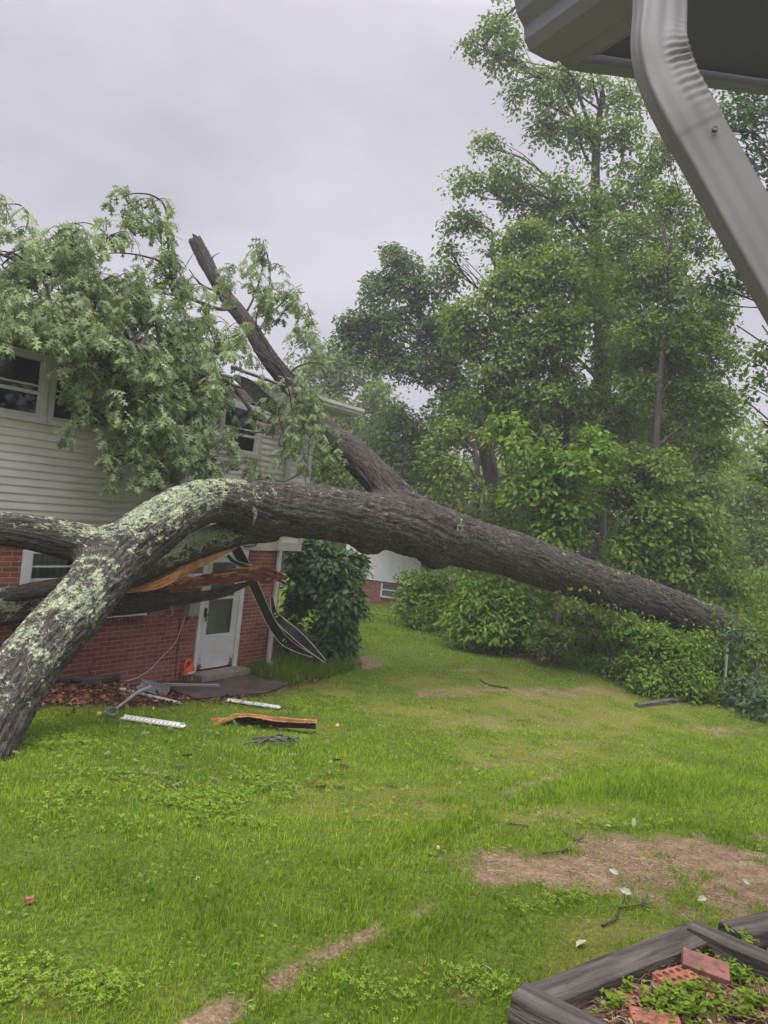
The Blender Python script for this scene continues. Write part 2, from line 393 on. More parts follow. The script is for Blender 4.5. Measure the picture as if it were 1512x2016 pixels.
def build_grass():
    rng = np.random.default_rng(11)
    # blades
    P, S, TN, T, NN = [], [], [], [], []
    zones = [(2.0, 4.0, 8500, .85), (4.0, 6.5, 4600, 1.1), (6.5, 9.5, 2300, 1.4), (9.5, 14, 1400, 1.8), (14, 27, 430, 2.6)]
    for y0, y1, dens, sc in zones:
        xl, xr = -.86, .74
        n = int(dens * (y1 - y0) * (y0 + y1) / 2 * (xr - xl))
        y = rng.uniform(y0, y1, n); x = (xl + (xr - xl) * rng.random(n)) * (y + .3)
        d, m, l, c, mu = cover(x, y)
        q = np.stack([x, y], -1) - P0[:2]; inhouse = ((q @ WN[:2]) < .05) & ((q @ WD[:2]) < 1.85)
        pad = (np.abs(q @ WD[:2] - .45) < 1.0) & ((q @ WN[:2]) < 1.0)
        tuft = fbm(x * 5 + 3, y * 5, 3)
        keep = rng.random(n) < np.clip((1 - .98 * d) * (1 - mu * .97) * (.55 + .45 * l + .35 * (1 - m)) * (.3 + 1.4 * tuft), 0, 1)
        keep &= ~inhouse & ~pad
        x, y, l, m, d, tuft = (a[keep] for a in (x, y, l, m, d, tuft)); n = len(x)
        h = (.020 + .026 * l + .022 * tuft) * (.6 + .8 * rng.random(n)) * (1 - .60 * np.minimum(m, 1)) * min(sc, 1.5) ** .5 * (1 - .5 * d)
        wdt = .0036 * sc * (.7 + .7 * rng.random(n))
        a = rng.uniform(0, 2 * np.pi, n); lean = rng.uniform(.1, 1.0, n)
        up = np.stack([.35 * np.cos(a) * lean, .35 * np.sin(a) * lean, np.ones(n)], -1)
        P.append(np.stack([x, y, gz(x, y) - .004], -1)); S.append(np.stack([h * (.5 + lean), wdt, h], -1)); NN.append(up); T.append(np.stack([np.cos(a), np.sin(a), 0 * a], -1))
        TN.append(.44 + .75 * (fbm(x * 1.1, y * 1.1, 4) - .5) + .21 * rng.standard_normal(n) + .20 * m - .06 * l + .35 * (fbm(x * 9, y * 9, 2) - .5))
    P, S, TN, T, NN = map(np.concatenate, (P, S, TN, T, NN))
    t = norm(T); nn = norm(NN); s = norm(np.cross(nn, t))
    bv = BLADE[0]; k = bv[None] * S[:, None]
    V = P[:, None] + k[..., 0:1] * t[:, None] + k[..., 1:2] * s[:, None] + k[..., 2:3] * nn[:, None]
    n = len(P); b = (np.arange(n) * 5)[:, None]
    Fq = b + np.array([[0, 1, 2, 3]]); Ft = b + np.array([[3, 2, 4]])
    gm = leaf_mat('grass_mat', (.055, .12, .006), (.175, .30, .012), (.37, .45, .05), .55, .35, .15)
    o = mesh_np('grass', V.reshape(-1, 3), [Fq, Ft], gm, attrs={'tone': ('FLOAT', 'POINT', np.repeat(np.clip(TN, 0, 1), 5))})
    tag(o, 'short green grass growing in clumps over the lawn', 'grass', kind='stuff')
    # broad-leaved weeds and clover
    P, S, TN, T, NN = [], [], [], [], []
    for y0, y1, dens, sc in [(2.0, 4.2, 5200, .72), (4.2, 7, 2600, 1.0), (7, 10.5, 1300, 1.25), (10.5, 14, 300, 1.6)]:
        n = int(dens * (y1 - y0) * (y0 + y1) / 2 * 1.16)
        y = rng.uniform(y0, y1, n); x = (-.60 + 1.16 * rng.random(n)) * (y + .3)
        d, m, l, c, mu = cover(x, y)
        q = np.stack([x, y], -1) - P0[:2]; bad = ((q @ WN[:2]) < .05) & ((q @ WD[:2]) < 1.85)
        cl = fbm(x * 3.4 + 70, y * 3.4, 3)
        keep = (rng.random(n) < np.clip((.05 + 1.0 * c) * (1 - d) * (1 - .9 * mu) * (cl - .36) * 4.5 * (1 - .75 * l), 0, 1)) & ~bad
        x, y, c = x[keep], y[keep], c[keep]; n = len(x)
        a = rng.uniform(0, 2 * np.pi, n)
        P.append(np.stack([x, y, gz(x, y) + rng.uniform(.008, .06, n)], -1)); S.append(.020 * sc * (.55 + .9 * rng.random(n)))
        T.append(np.stack([np.cos(a), np.sin(a), rng.uniform(-.2, .5, n)], -1)); NN.append(np.stack([rng.normal(0, .35, n), rng.normal(0, .35, n), np.ones(n)], -1))
        TN.append(.5 + .22 * rng.standard_normal(n) + .15 * (fbm(x * .8, y * .8, 2) - .5))
    P, S, TN, T, NN = map(np.concatenate, (P, S, TN, T, NN))
    an = np.array([0, 50, 100, 150, 210, 260, 310]) * np.pi / 180
    rd = (np.stack([.5 - .5 * np.cos(an), .5 * np.sin(an), -.1 * np.abs(np.sin(an))], -1), [np.array([[0, 1, 2, 3, 4, 5, 6][::-1]])])
    wm = leaf_mat('weed_leaf_mat', (.065, .125, .008), (.17, .275, .018), (.29, .38, .05), .5, .3, .2)
    _tf = [(0, 0, 0)]
    for _k in range(3):
        for _r, _d, _z in ((.30, -36, .03), (.52, -22, .0), (.47, 0, -.06), (.52, 22, .0), (.30, 36, .03)):
            _tf.append((_r * math.cos(math.radians(_k * 120 + _d)), _r * math.sin(math.radians(_k * 120 + _d)), _z))
    tref = (np.array(_tf), [np.array([[0, 5 * q + 1, 5 * q + 2, 5 * q + 3, 5 * q + 4, 5 * q + 5] for q in range(3)])])
    o = leaves_obj('clover', tref, P, T, NN, S * 1.25, TN, wm)
    tag(o, 'small round leaves of clover and low weeds spread through the lawn', 'ground cover', kind='stuff')
build_grass()

# ------------------------------------------------------------------ neighbour's house
white = noisy('white_paint', (.60, .60, .58), (.72, .72, .70), 3, .45, .05)
trimw = noisy('trim_paint', (.46, .45, .41), (.58, .57, .53), 5, .5, .08)
HZ = math.atan2(WD[1], WD[0])
def brick_material():
    m = mat('brick_mat', (.3, .1, .07), .8, .3); n = NB(m)
    c = n.n('ShaderNodeTexCoord'); s = n.n('ShaderNodeSeparateXYZ'); n.l(c.outputs['Object'], s.inputs[0])
    cb = n.n('ShaderNodeCombineXYZ'); n.l(n.math('ADD', s.outputs[0], s.outputs[1]), cb.inputs[0]); n.l(s.outputs[2], cb.inputs[1])
    b = n.n('ShaderNodeTexBrick', offset=.5, squash=1.0)
    for k, v in (('Scale', 1.0), ('Mortar Size', .0055), ('Mortar Smooth', .15), ('Bias', -.1), ('Brick Width', .2150), ('Row Height', .0680)): b.inputs[k].default_value = v
    b.inputs['Color1'].default_value = (.36, .125, .085, 1); b.inputs['Color2'].default_value = (.20, .065, .048, 1); b.inputs['Mortar'].default_value = (.44, .31, .25, 1)
    n.l(cb.outputs[0], b.inputs['Vector'])
    f = n.noise(c.outputs['Object'], 30, 5, .7); g = n.noise(c.outputs['Object'], 1.3, 3)
    col = n.mix(.55, b.outputs['Color'], n.ramp(f, (.3, .45), (.7, 1.1)), 'MULTIPLY')
    stn = n.mix(n.ramp(g, (.45, 0.), (.65, .6)), col, n.mix(1, col, (.62, .52, .50), 'MULTIPLY'))
    n.color(stn)
    h = n.math('SUBTRACT', n.math('MULTIPLY', f, .15), b.outputs['Fac']); n.bump(h, .7, .006)
    return m
brickm = brick_material()
sidm = noisy('vinyl_siding_mat', (.58, .56, .51), (.68, .66, .61), 2.2, .5, .04, stretch=(1, 1, 2.5))
glassm = mat('glass', (.02, .025, .025), .05, .6)
def glass_material():
    m = bpy.data.materials.new('window_glass'); m.use_nodes = True; t = m.node_tree; t.nodes.clear()
    o = t.nodes.new('ShaderNodeOutputMaterial'); a = t.nodes.new('ShaderNodeBsdfTransparent'); g = t.nodes.new('ShaderNodeBsdfGlossy'); x = t.nodes.new('ShaderNodeMixShader')
    a.inputs[0].default_value = (.75, .8, .78, 1); g.inputs['Roughness'].default_value = .03; g.inputs[0].default_value = (.8, .85, .85, 1)
    fr = t.nodes.new('ShaderNodeFresnel'); fr.inputs[0].default_value = 1.6
    t.links.new(fr.outputs[0], x.inputs[0]); t.links.new(a.outputs[0], x.inputs[1]); t.links.new(g.outputs[0], x.inputs[2]); t.links.new(x.outputs[0], o.inputs[0])
    return m
glassm = glass_material()
dark_in = noisy('dark_interior', (.07, .085, .075), (.11, .13, .115), 1.5, .9, 0)
curtm = noisy('curtain_mat', (.45, .50, .45), (.60, .64, .58), 3, .9, 0)
shing = noisy('shingle_mat', (.045, .042, .04), (.13, .12, .11), 14, .85, .8, .01, detail=8, stretch=(1, .6, 1))
conc = noisy('concrete_mat', (.20, .17, .13), (.30, .26, .21), 5, .7, .4)
slabm = noisy('wet_slab_mat', (.055, .045, .036), (.125, .105, .085), 4, .45, .3)

house = empty('brick_house', tuple(P0), HZ)
tag(house, 'two-storey brick and white siding house with a fallen tree across its roof', 'house')
SL, SR, SRU, ZB, ZE, DEP = -9.0, 1.84, 2.29, 2.11, 4.80, 7.5
# openings: (s0,s1,z0,z1)
LOWO = [(-3.00, -1.20, 1.18, 2.04), (-.02, .86, .10, 2.04)]
UPO = [(-4.55, -3.06, 3.76, 4.50), (-2.93, -2.04, 3.76, 4.50), (.02, .86, 3.76, 4.50), (-7.2, -5.6, 3.76, 4.5)]
def panels(s0, s1, z0, z1, ops):
    xs = sorted({s0, s1, *[v for o in ops for v in o[:2]]}); zs = sorted({z0, z1, *[v for o in ops for v in o[2:]]})
    for a, b in zip(xs, xs[1:]):
        for c, d in zip(zs, zs[1:]):
            if not any(o[0] <= (a + b) / 2 <= o[1] and o[2] <= (c + d) / 2 <= o[3] for o in ops): yield a, b, c, d
wb = MB()
for a, b, c, d in panels(SL, SR, -.4, ZB, LOWO): wb.quad((a, 0, c), (b, 0, c), (b, 0, d), (a, 0, d))
for o in LOWO:  # reveals
    a, b, c, d = o
    wb.quad((a, 0, c), (a, 0, d), (a, .2, d), (a, .2, c)); wb.quad((b, 0, c), (b, .2, c), (b, .2, d), (b, 0, d)); wb.quad((a, 0, c), (a, .2, c), (b, .2, c), (b, 0, c)); wb.quad((a, 0, d), (b, 0, d), (b, .2, d), (a, .2, d))
wb.quad((SR, 0, -.4), (SR, DEP, -.4), (SR, DEP, ZB), (SR, 0, ZB)); wb.quad((SL, DEP, -.4), (SL, 0, -.4), (SL, 0, ZB), (SL, DEP, ZB)); wb.quad((SR, DEP, -.4), (SL, DEP, -.4), (SL, DEP, ZB), (SR, DEP, ZB))
wb.build('brick_wall', brickm, house)
# interior
ib = MB()
for z0, z1, s1 in ((-.05, ZB - .05, SR - .1), (ZB + .05, ZE - .05, SRU - .1)):
    ib.box((SL + .1, .55 if z0 < 0 else .9, z0), (s1, .6 if z0 < 0 else .95, z1))
ib.quad((SL + .1, .06, ZB), (SR - .1, .06, ZB), (SR - .1, .9, ZB), (SL + .1, .9, ZB))
ib.build('interior', dark_in, house)
# clapboards
sb = MB(); EXP = .1015
def clap(sb, s0, s1, z0, z1, ops):
    z = z0
    while z < z1 - .01:
        zt = min(z + EXP, z1); segs = [(s0, s1)]
        for a, b, c, d in ops:
            if c < zt - .005 and d > z + .005:
                ns = []
                for p, q in segs:
                    if a > p: ns.append((p, min(q, a)))
                    if b < q: ns.append((max(p, b), q))
                segs = [(p, q) for p, q in ns if q - p > .01]
        for p, q in segs:
            sb.quad((p, -.026, z), (q, -.026, z), (q, -.022, z + .03), (p, -.022, z + .03))
            sb.quad((p, -.022, z + .03), (q, -.022, z + .03), (q, -.006, zt), (p, -.006, zt))
            sb.quad((p, .012, z), (q, .012, z), (q, -.026, z), (p, -.026, z))
        z += EXP
EX = .10
clap(sb, SL, SRU - .09, ZB + .16, ZE - .02, [(a - EX + .03, b + EX - .03, c - .05, d + .3) for a, b, c, d in UPO])
sb.quad((SRU, -.02, ZB), (SRU, DEP, ZB), (SRU, DEP, ZE), (SRU, -.02, ZE))
sb.quad((SR, 0, ZB + .001), (SRU, 0, ZB + .001), (SRU, DEP, ZB + .001), (SR, DEP, ZB + .001))
sb.quad((SRU, DEP, ZB), (SL, DEP, ZB), (SL, DEP, ZE), (SRU, DEP, ZE)); sb.quad((SL, DEP, ZB), (SL, 0, ZB), (SL, 0, ZE), (SL, DEP, ZE))
sb.build('siding', sidm, house)
tb = MB(); tb.box((SL, -.035, ZB), (SRU, .0, ZB + .16)); tb.box((SRU - .09, -.045, ZB + .16), (SRU + .02, .05, ZE - .02))
tb.build('trim_board', trimw, house, .004)
fz = MB(); fz.box((SL, -.035, 4.60), (-2.02, 0, 4.79)); fz.box((-2.0, -.035, 4.62), (SRU - .1, 0, 4.79))
fz.build('frieze_board', noisy('old_board_mat', (.16, .13, .095), (.25, .21, .16), 6, .8, .3, stretch=(.3, 1, 4)), house, .004)
# windows
def window(s0, s1, z0, z1, rail, lower_gap=0.0, curtain=None, fm=trimw, rails=(), cas=.075):
    f = MB(); y0, y1 = -.05, .05
    f.box((s0 - cas, y0, z0), (s0 + .025, y1, z1 + cas)); f.box((s1 - .025, y0, z0), (s1 + cas, y1, z1 + cas)); f.box((s0 + .025, y0, z1 - .025), (s1 - .025, y1, z1 + cas))
    f.box((s0 - cas, y0 - .025, z0 - .07), (s1 + cas, y1, z0))
    w_ = f.build('window', fm, house, .003)
    g = MB(); g.box((s0 + .025, -.012, rail - .022), (s1 - .025, .02, rail + .022)); g.box((s0 + .025, -.012, z0), (s1 - .025, .02, z0 + .045))
    for rz_ in rails: g.box((s0 + .025, -.016, rz_ - .012), (s1 - .025, .014, rz_ + .012))
    g.box((s0 + .026, -.008, z0 + .045), (s0 + .055, .02, z1 - .026)); g.box((s1 - .055, -.008, z0 + .045), (s1 - .026, .02, z1 - .026))
    g.build('sash', white if fm is white else trimw, w_, .002)
    p = MB(); p.quad((s0 + .05, .008, z0 + .02), (s1 - .05, .008, z0 + .02), (s1 - .05, .008, z1 - .03), (s0 + .05, .008, z1 - .03)); p.build('pane', glassm, w_)
    if curtain:
        c = MB(); a, b = curtain; k = 24
        for i in range(k):
            x0 = a + (b - a) * i / k; x1 = a + (b - a) * (i + 1) / k; ya = .16 + .03 * math.sin(i * 1.7); yb = .16 + .03 * math.sin((i + 1) * 1.7)
            c.quad((x0, ya, z0), (x1, yb, z0), (x1, yb, z1), (x0, ya, z1))
        c.build('curtain', curtm, w_, smooth=True)
    return w_
window(*UPO[0], 4.07, rails=(4.16,)); window(*UPO[1], 4.07, rails=(4.15,)); window(*UPO[2], 4.05, rails=(4.15,)); window(*UPO[3], 4.07)
window(*LOWO[0], 1.66, curtain=(-2.95, -2.35), fm=white, rails=(1.84,), cas=.09)
# brick sill
m_ = MB()
for i in range(29):
    s = -3.12 + i * .0685; m_.box((s, -.055, 1.01), (s + .060, .02, 1.112))
m_.build('window_sill', noisy('sill_brick_mat', (.13, .045, .035), (.24, .085, .06), 9, .8, .4), house, .004)
# door
d0, d1 = -.02, .86
fr = MB(); fr.box((d0 - .03, -.035, .10), (d0 + .035, .08, 2.06)); fr.box((d1 - .035, -.035, .10), (d1 + .06, .08, 2.06)); fr.box((d0 - .03, -.036, 2.0), (d1 + .06, .08, 2.105))
dr = fr.build('storm_door', white, house, .004)
a0, a1 = d0 + .04, d1 - .04
pn = MB(); g0, g1 = a0 + .13, a1 - .13
pn.box((a0, -.02, .13), (a1, .012, .66)); pn.box((a0, -.02, .66), (g0, .012, 1.995)); pn.box((g1, -.02, .66), (a1, .012, 1.995)); pn.box((g0, -.02, 1.90), (g1, .012, 1.995)); pn.box((g0, -.024, 1.28), (g1, .01, 1.325)); pn.box((g0 - .0, -.026, .66), (g1, .012, .695))
dm = mat('door_panel_mat', (.6, .6, .58), .45); n = NB(dm); v = n.coords('Object'); sp = n.n('ShaderNodeSeparateXYZ'); n.l(v, sp.inputs[0])
ex = n.math('ABSOLUTE', n.math('SUBTRACT', sp.outputs[0], .42)); ed = n.math('MULTIPLY', n.math('MAXIMUM', n.math('SUBTRACT', ex, .19), 0.), 6.5, True)
lo = n.math('MULTIPLY', n.math('MAXIMUM', n.math('SUBTRACT', .55, sp.outputs[2]), 0.), 2.2, True)
nz = n.noise(v, 34, 5, .75); k = n.math('MULTIPLY', n.math('SUBTRACT', n.math('ADD', nz, n.math('MULTIPLY', n.math('MULTIPLY', ed, lo), .55)), .80), 12, True)
n.color(n.mix(k, n.ramp(n.noise(v, 4, 4), (.3, (.54, .54, .51)), (.7, (.66, .66, .64))), (.07, .065, .05)))
pn.build('door_panel', dm, dr, .003)
gl = MB(); gl.quad((g0, -.004, .69), (g1, -.004, .69), (g1, -.004, 1.91), (g0, -.004, 1.91)); gl.build('pane', glassm, dr)
ld = MB(); ld.box((a0, .05, .13), (a1, .09, 1.99))
for i, zz in enumerate((.78, .93, 1.08, 1.22, 1.40)): ld.box((g0 + .02, .042, zz), (g1 - .02, .052, zz + .012))
ld.build('inner_door', noisy('inner_door_mat', (.26, .27, .26), (.36, .37, .36), 2, .5, 0), dr)
hb = MB(); hb.box((a0 + .045, -.06, 1.0), (a0 + .075, -.02, 1.15)); hb.box((a0 + .05, -.075, 1.03), (a0 + .11, -.055, 1.055)); hb.box((a0 + .05, -.072, .93), (a0 + .07, -.055, 1.05))
hb.build('handle', mat('black_handle', (.02, .02, .02), .4), dr, .005)
st = MB(); st.box((-.10, -.30, -.06), (1.0, 0, .10)); st.build('door_step', conc, house, .012)
pad = MB(); pad.add([(-.75, -.02, -.06), (1.95, -.02, -.06), (1.25, -1.05, -.06), (.35, -1.28, -.06), (-.75, -.95, -.06), (-.75, -.02, .01), (1.95, -.02, .01), (1.25, -1.05, .01), (.35, -1.28, .01), (-.75, -.95, .01)],
                  [(5, 9, 8, 7, 6), (0, 1, 6, 5), (1, 2, 7, 6), (2, 3, 8, 7), (3, 4, 9, 8), (4, 0, 5, 9)])
po = pad.build('patio', slabm, None, .01); po.location = tuple(P0); po.rotation_euler = (0, 0, HZ); tag(po, kind='structure')
# meter boxes, conduit, cable
bxm = noisy('grey_box_mat', (.24, .25, .24), (.33, .34, .33), 8, .5, .1)
b_ = MB(); b_.box((-.34, -.12, 1.05), (-.13, 0, 1.33)); b_.box((-.345, -.13, 1.30), (-.125, 0, 1.345)); b_.box((-.27, -.10, 1.0), (-.22, -.05, 1.05)); b_.build('utility_box', bxm, house, .008)
b_ = MB(); b_.box((-.44, -.13, 1.50), (-.10, 0, 1.72)); b_.box((-.33, -.19, 1.56), (-.21, -.13, 1.68)); b_.box((-.305, -.215, 1.585), (-.235, -.19, 1.655)); b_.build('meter_box', white, house, .012)
def hlines(name, m, lines):
    T_ = Tubes()
    for pts, r_ in lines: T_.add(catmull(pts, 8), r_, 6)
    V = np.vstack(T_.V); o = mesh_np(name, V, np.vstack(T_.F), m, house, smooth=True, local=True); return o
def wl(px, py, off):
    return house_local(wall_at(px, py, off))
hlines('conduit', noisy('brown_pipe_mat', (.10, .05, .035), (.16, .08, .05), 9, .5, .1), [([wl(480, 1076, .05), wl(492, 1075, .05), wl(502, 1073, .05), wl(505, 1069, .05), wl(505, 1062, .04)], .016)])
hlines('cable', mat('white_cable_mat', (.55, .45, .40), .5), [
    ([wl(365, 1212, .06), wl(357, 1235, .05), wl(345, 1265, .08), wl(320, 1292, .12), wl(295, 1318, .2), wl(270, 1334, .3), wl(248, 1341, .35)], .006),
    ([wl(343, 1183, .03), wl(338, 1195, .04), wl(340, 1210, .03), wl(331, 1213, .04), wl(328, 1212, .03)], .008), ([wl(352, 1262, .02), wl(356, 1275, .03), wl(361, 1285, .03)], .004), ([wl(374, 1212, .03), wl(370, 1230, .04), wl(357, 1245, .03)], .004)])
hlines('dark_cable', mat('black_cable_mat', (.03, .02, .02), .5), [
    ([wl(357, 1185, .03), wl(354, 1230, .03), wl(353, 1262, .03), wl(348, 1290, .03), wl(345, 1335, .05)], .007), ([wl(349, 1182, .03), wl(336, 1186, .05), wl(330, 1205, .05), wl(337, 1214, .05), wl(348, 1208, .04)], .006)])
# downspout at the corner
ds = MB(); ds.box((1.645, -.085, .02), (1.725, -.027, 2.12)); ds.box((1.60, -.095, 2.12), (1.68, -.037, 4.05)); ds.box((1.625, -.14, -.05), (1.735, -.03, .10))
ds.build('downspout', trimw, house, .008)
# dirt specks / vents on the siding
# roof with a crushed notch
def roofz(s, y):
    """height of roof deck above eave plane at distance y behind eave (y from -.5)"""
    hip = np.minimum(np.minimum(y + .5, 3.0 - s), DEP + .5 - y + .5)
    z = 4.93 + .29 * np.clip(hip, 0, 4.0)
    dent = np.exp(-((s - .55 - .18 * (y + .5)) / .75) ** 2) * np.clip(1.3 - .16 * (y + .5), 0, 1)
    return z - .62 * dent + .05 * (fbm(s * 5, y * 5, 2) - .5) * (dent > .15)
ss = np.concatenate([np.arange(SL - .4, -2, .4), np.arange(-2, 3.0, .1), [3.0]]); yy = np.concatenate([np.arange(-.5, 3, .15), np.arange(3, DEP + .6, .4)])
Sg, Yg = np.meshgrid(ss, yy); zt = roofz(Sg, Yg)
rng = np.random.default_rng(3)
zt = zt + .012 * rng.standard_normal(zt.shape)
nV = Sg.size; Vt = np.stack([Sg.ravel(), Yg.ravel() + 0 * zt.ravel(), zt.ravel()], -1); Vb = Vt - [0, 0, .05]
nx_ = len(ss); i = np.arange(len(yy) - 1)[:, None] * nx_; j = np.arange(nx_ - 1)[None]
Fq = np.stack([i + j, i + j + 1, i + nx_ + j + 1, i + nx_ + j], -1).reshape(-1, 4)
hole = ((Sg - .45) ** 2 / .5 + (Yg - .1) ** 2 / .25).ravel()[Fq].mean(1) < 1
Fq = Fq[~hole]
bl = np.arange(nx_ - 1); edge = np.stack([bl, bl + nV, bl + 1 + nV, bl + 1], -1)
br = np.arange(len(yy) - 1) * nx_ + nx_ - 1; edge2 = np.stack([br, br + nV, br + nx_ + nV, br + nx_], -1)
mesh_np('roof', np.vstack([Vt, Vb]), [Fq, Fq[:, ::-1] + nV, edge, edge2], shing, house, local=True)
# shingle courses as thin tabs along the eave
for sa_, sb_ in ((SL - .4, -.55), (1.4, 3.0)):
    sh = MB(); y_, dz = -.53, .012
    for s in np.arange(sa_, sb_, .165):
        z = float(roofz(np.array(s + .08), np.array(-.45))); sh.box((s, y_, z + dz - .008), (s + .1655, y_ + .2, z + dz))
    sh.build('shingle_edge', shing, house)
# soffit + fascia + gutter
def eave_piece(s0, s1):
    so_ = MB(); so_.box((s0, -.50, 4.775), (s1, -.036, 4.79)); 
    for s in np.arange(s0 + .15, s1, .3): so_.box((s, -.49, 4.770), (s + .006, -.04, 4.775))
    so_.build('soffit', trimw, house)
    f_ = MB(); f_.box((s0, -.52, 4.77), (s1, -.501, 4.93)); f_.build('fascia', trimw, house, .003)
    g_ = MB(); pr = [(0, -.522, 4.92), (0, -.522, 4.80), (0, -.585, 4.80), (0, -.60, 4.84), (0, -.63, 4.87), (0, -.63, 4.925), (0, -.62, 4.925), (0, -.61, 4.88), (0, -.575, 4.82), (0, -.535, 4.82), (0, -.535, 4.92)]
    g_.prism([np.array(p) for p in pr], (s0, 0, 0), (s1, 0, 0)); g_.build('gutter', trimw, house)
eave_piece(SL - .4, -.75); eave_piece(1.45, 3.0)
rk = MB(); rk.box((2.98, -.50, 4.77), (3.0, DEP + .5, 4.93)); rk.box((SRU, 0, 4.77), (2.98, DEP, 4.785)); rk.build('rake_board', trimw, house, .003)

def ribbon(name, pts, wid, mats, thick=.004, lip=.03, parent=None, n=3, twist=None):
    """sheet-metal strip with folded lips; pts world"""
    P = catmull(pts, n); P = P + 0 * P; W_ = np.array([catmull(np.stack([wid, wid, wid], -1), n)[:, 0]])[0] if np.ndim(wid) else np.full(len(P), wid)
    T = np.gradient(P, axis=0); T /= np.linalg.norm(T, axis=1)[:, None]
    view = norm(P - CAM); side = norm(np.cross(T, view)); nrm_ = norm(np.cross(side, T))
    V = []; 
    for i in range(len(P)):
        a = P[i] - side[i] * W_[i] / 2; b = P[i] + side[i] * W_[i] / 2; nn = -nrm_[i] if nrm_[i] @ view[i] > 0 else nrm_[i]
        V += [a + nn * lip, a, b, b + nn * lip * .6, a + nn * lip - side[i] * .012, a - nn * thick - side[i] * .012, b - nn * thick + side[i] * .012, b + nn * lip * .6 + side[i] * .012]
    k = 8; Fm, Fe = [], []
    for i in range(len(P) - 1):
        o = i * k
        Fm.append([o + 1, o + 2, o + k + 2, o + k + 1])
        for a, b in ((0, 1), (2, 3), (4, 0), (5, 4), (3, 7), (7, 6), (6, 5)): Fe.append([o + a, o + b, o + k + b, o + k + a])
    return np.array(V), np.array(Fm), np.array(Fe)
metal_dark = noisy('dark_metal_mat', (.012, .011, .010), (.04, .033, .03), 8, .4, .1)
metal_white = noisy('white_metal_mat', (.55, .55, .54), (.68, .68, .67), 8, .35, .05)
def strip_thing(name, label, cat, strips, group=None):
    base = empty(name, tuple(strips[0][0][-1])); tag(base, label, cat, group)
    for pts, wid, lip in strips:
        V, Fm, Fe = ribbon(name, pts, wid, None, lip=lip)
        mesh_np('metal_sheet', V, Fm, metal_dark, base); mesh_np('folded_edge', V, Fe, metal_white, base)
    return base
def WA(px, py, off): return wall_at(px, py, off)
_rgm = np.random.default_rng(2)
strip_thing('torn_gutter', 'long dark gutter torn loose and hanging from the trunk to the grass by the corner', 'gutter', [
    ([WA(452, 1060, .75), WA(470, 1090, .72), WA(488, 1125, .70), WA(508, 1170, .68), WA(532, 1222, .62), WA(552, 1252, .55), at(566, 1266, 13.0), at(590, 1280, 13.1), at(615, 1291, 13.3)], np.array([.13, .15, .15, .14, .14, .15, .14, .09, .04]), .022)])
strip_thing('bent_fascia_strip', 'dark metal roof strip with white edge bent down onto the grass below the bush', 'roof trim', [
    ([WA(535, 1175, .5), WA(540, 1205, .5), at(552, 1222, 12.9), at(580, 1246, 12.9), at(610, 1274, 13.0), at(640, 1302, 13.1)], np.array([.04, .08, .12, .15, .12, .03]), .018)])
strip_thing('white_gutter_scrap', 'short bright white strip of roof trim sticking out behind the broken branch', 'roof trim', [
    ([WA(448, 1093, .78), WA(458, 1104, .78), WA(475, 1112, .8), WA(498, 1118, .8), WA(530, 1132, .8), WA(561, 1149, .8)], np.array([.04, .05, .06, .05, .05, .04]), .05)])
# sagging shingle edge over the crushed eave
pts = [WA(462, 742, .5), WA(487, 757, .55), WA(510, 780, .58), WA(530, 797, .6), WA(556, 812, .6)]
V, Fm, Fe = ribbon('sagging_edge', pts, np.array([.06, .16, .2, .2, .1]), None, lip=.03)
mesh_np('sagging_eave', np.vstack([V]), [Fm, Fe], shing, house)
brm = noisy('broken_board_mat', (.10, .085, .07), (.24, .20, .17), 7, .8, .4)
for px, py, px2, py2 in ((420, 735, 520, 757), (455, 722, 560, 760), (190, 565, 250, 592), (500, 770, 440, 752), (195, 588, 245, 608), (560, 790, 620, 800)):
    T_ = Tubes(); T_.add([WA(px, py, -.2), WA(px2, py2, .15)], .03, 4); T_.build('broken_rafter', brm, house, smooth=False)

# ------------------------------------------------------------------ fallen oak
bark = bark_mat('bark_mat')
def px_path(rows, n):
    R_ = np.array(rows, float); P = np.array([at(a, b, c) for a, b, c, d, *_ in rows]); r_ = R_[:, 3] / 2 * R_[:, 2] / F; li = R_[:, 4]
    q = catmull(np.hstack([P, r_[:, None], li[:, None], np.zeros((len(P), 1))]).reshape(len(P), -1)[:, :3], n)
    rr = catmull(np.stack([r_, li, r_ * 0], -1), n)
    return q, rr[:, 0], rr[:, 1]
MAIN = [(1530, 1285, 18.6, 62, .1), (1440, 1246, 17.6, 68, .15), (1370, 1217, 17, 72, .2), (1290, 1186, 16.3, 75, .22), (1200, 1158, 15.5, 80, .28), (1100, 1124, 14.7, 84, .3), (1005, 1090, 13.9, 88, .38), (930, 1073, 13.4, 98, .52),
        (867, 1055, 12.9, 106, .52), (790, 1030, 12.4, 112, .42), (700, 1019, 11.9, 106, .42), (635, 1010, 11.5, 102, .5), (565, 1004, 11.1, 104, .5), (500, 1003, 10.7, 110, .66),
        (430, 986, 10.0, 84, .95), (365, 1002, 9.3, 92, 1.12), (300, 1043, 8.6, 101, 1.08), (226, 1102, 8.0, 106, .72), (180, 1163, 7.4, 108, .82), (135, 1218, 6.95, 112, .95), (86, 1272, 6.55, 115, .9), (45, 1322, 6.2, 120, .82), (-8, 1402, 5.8, 126, .74), (-45, 1468, 5.45, 134, .66), (-85, 1550, 5.15, 146, .6)]
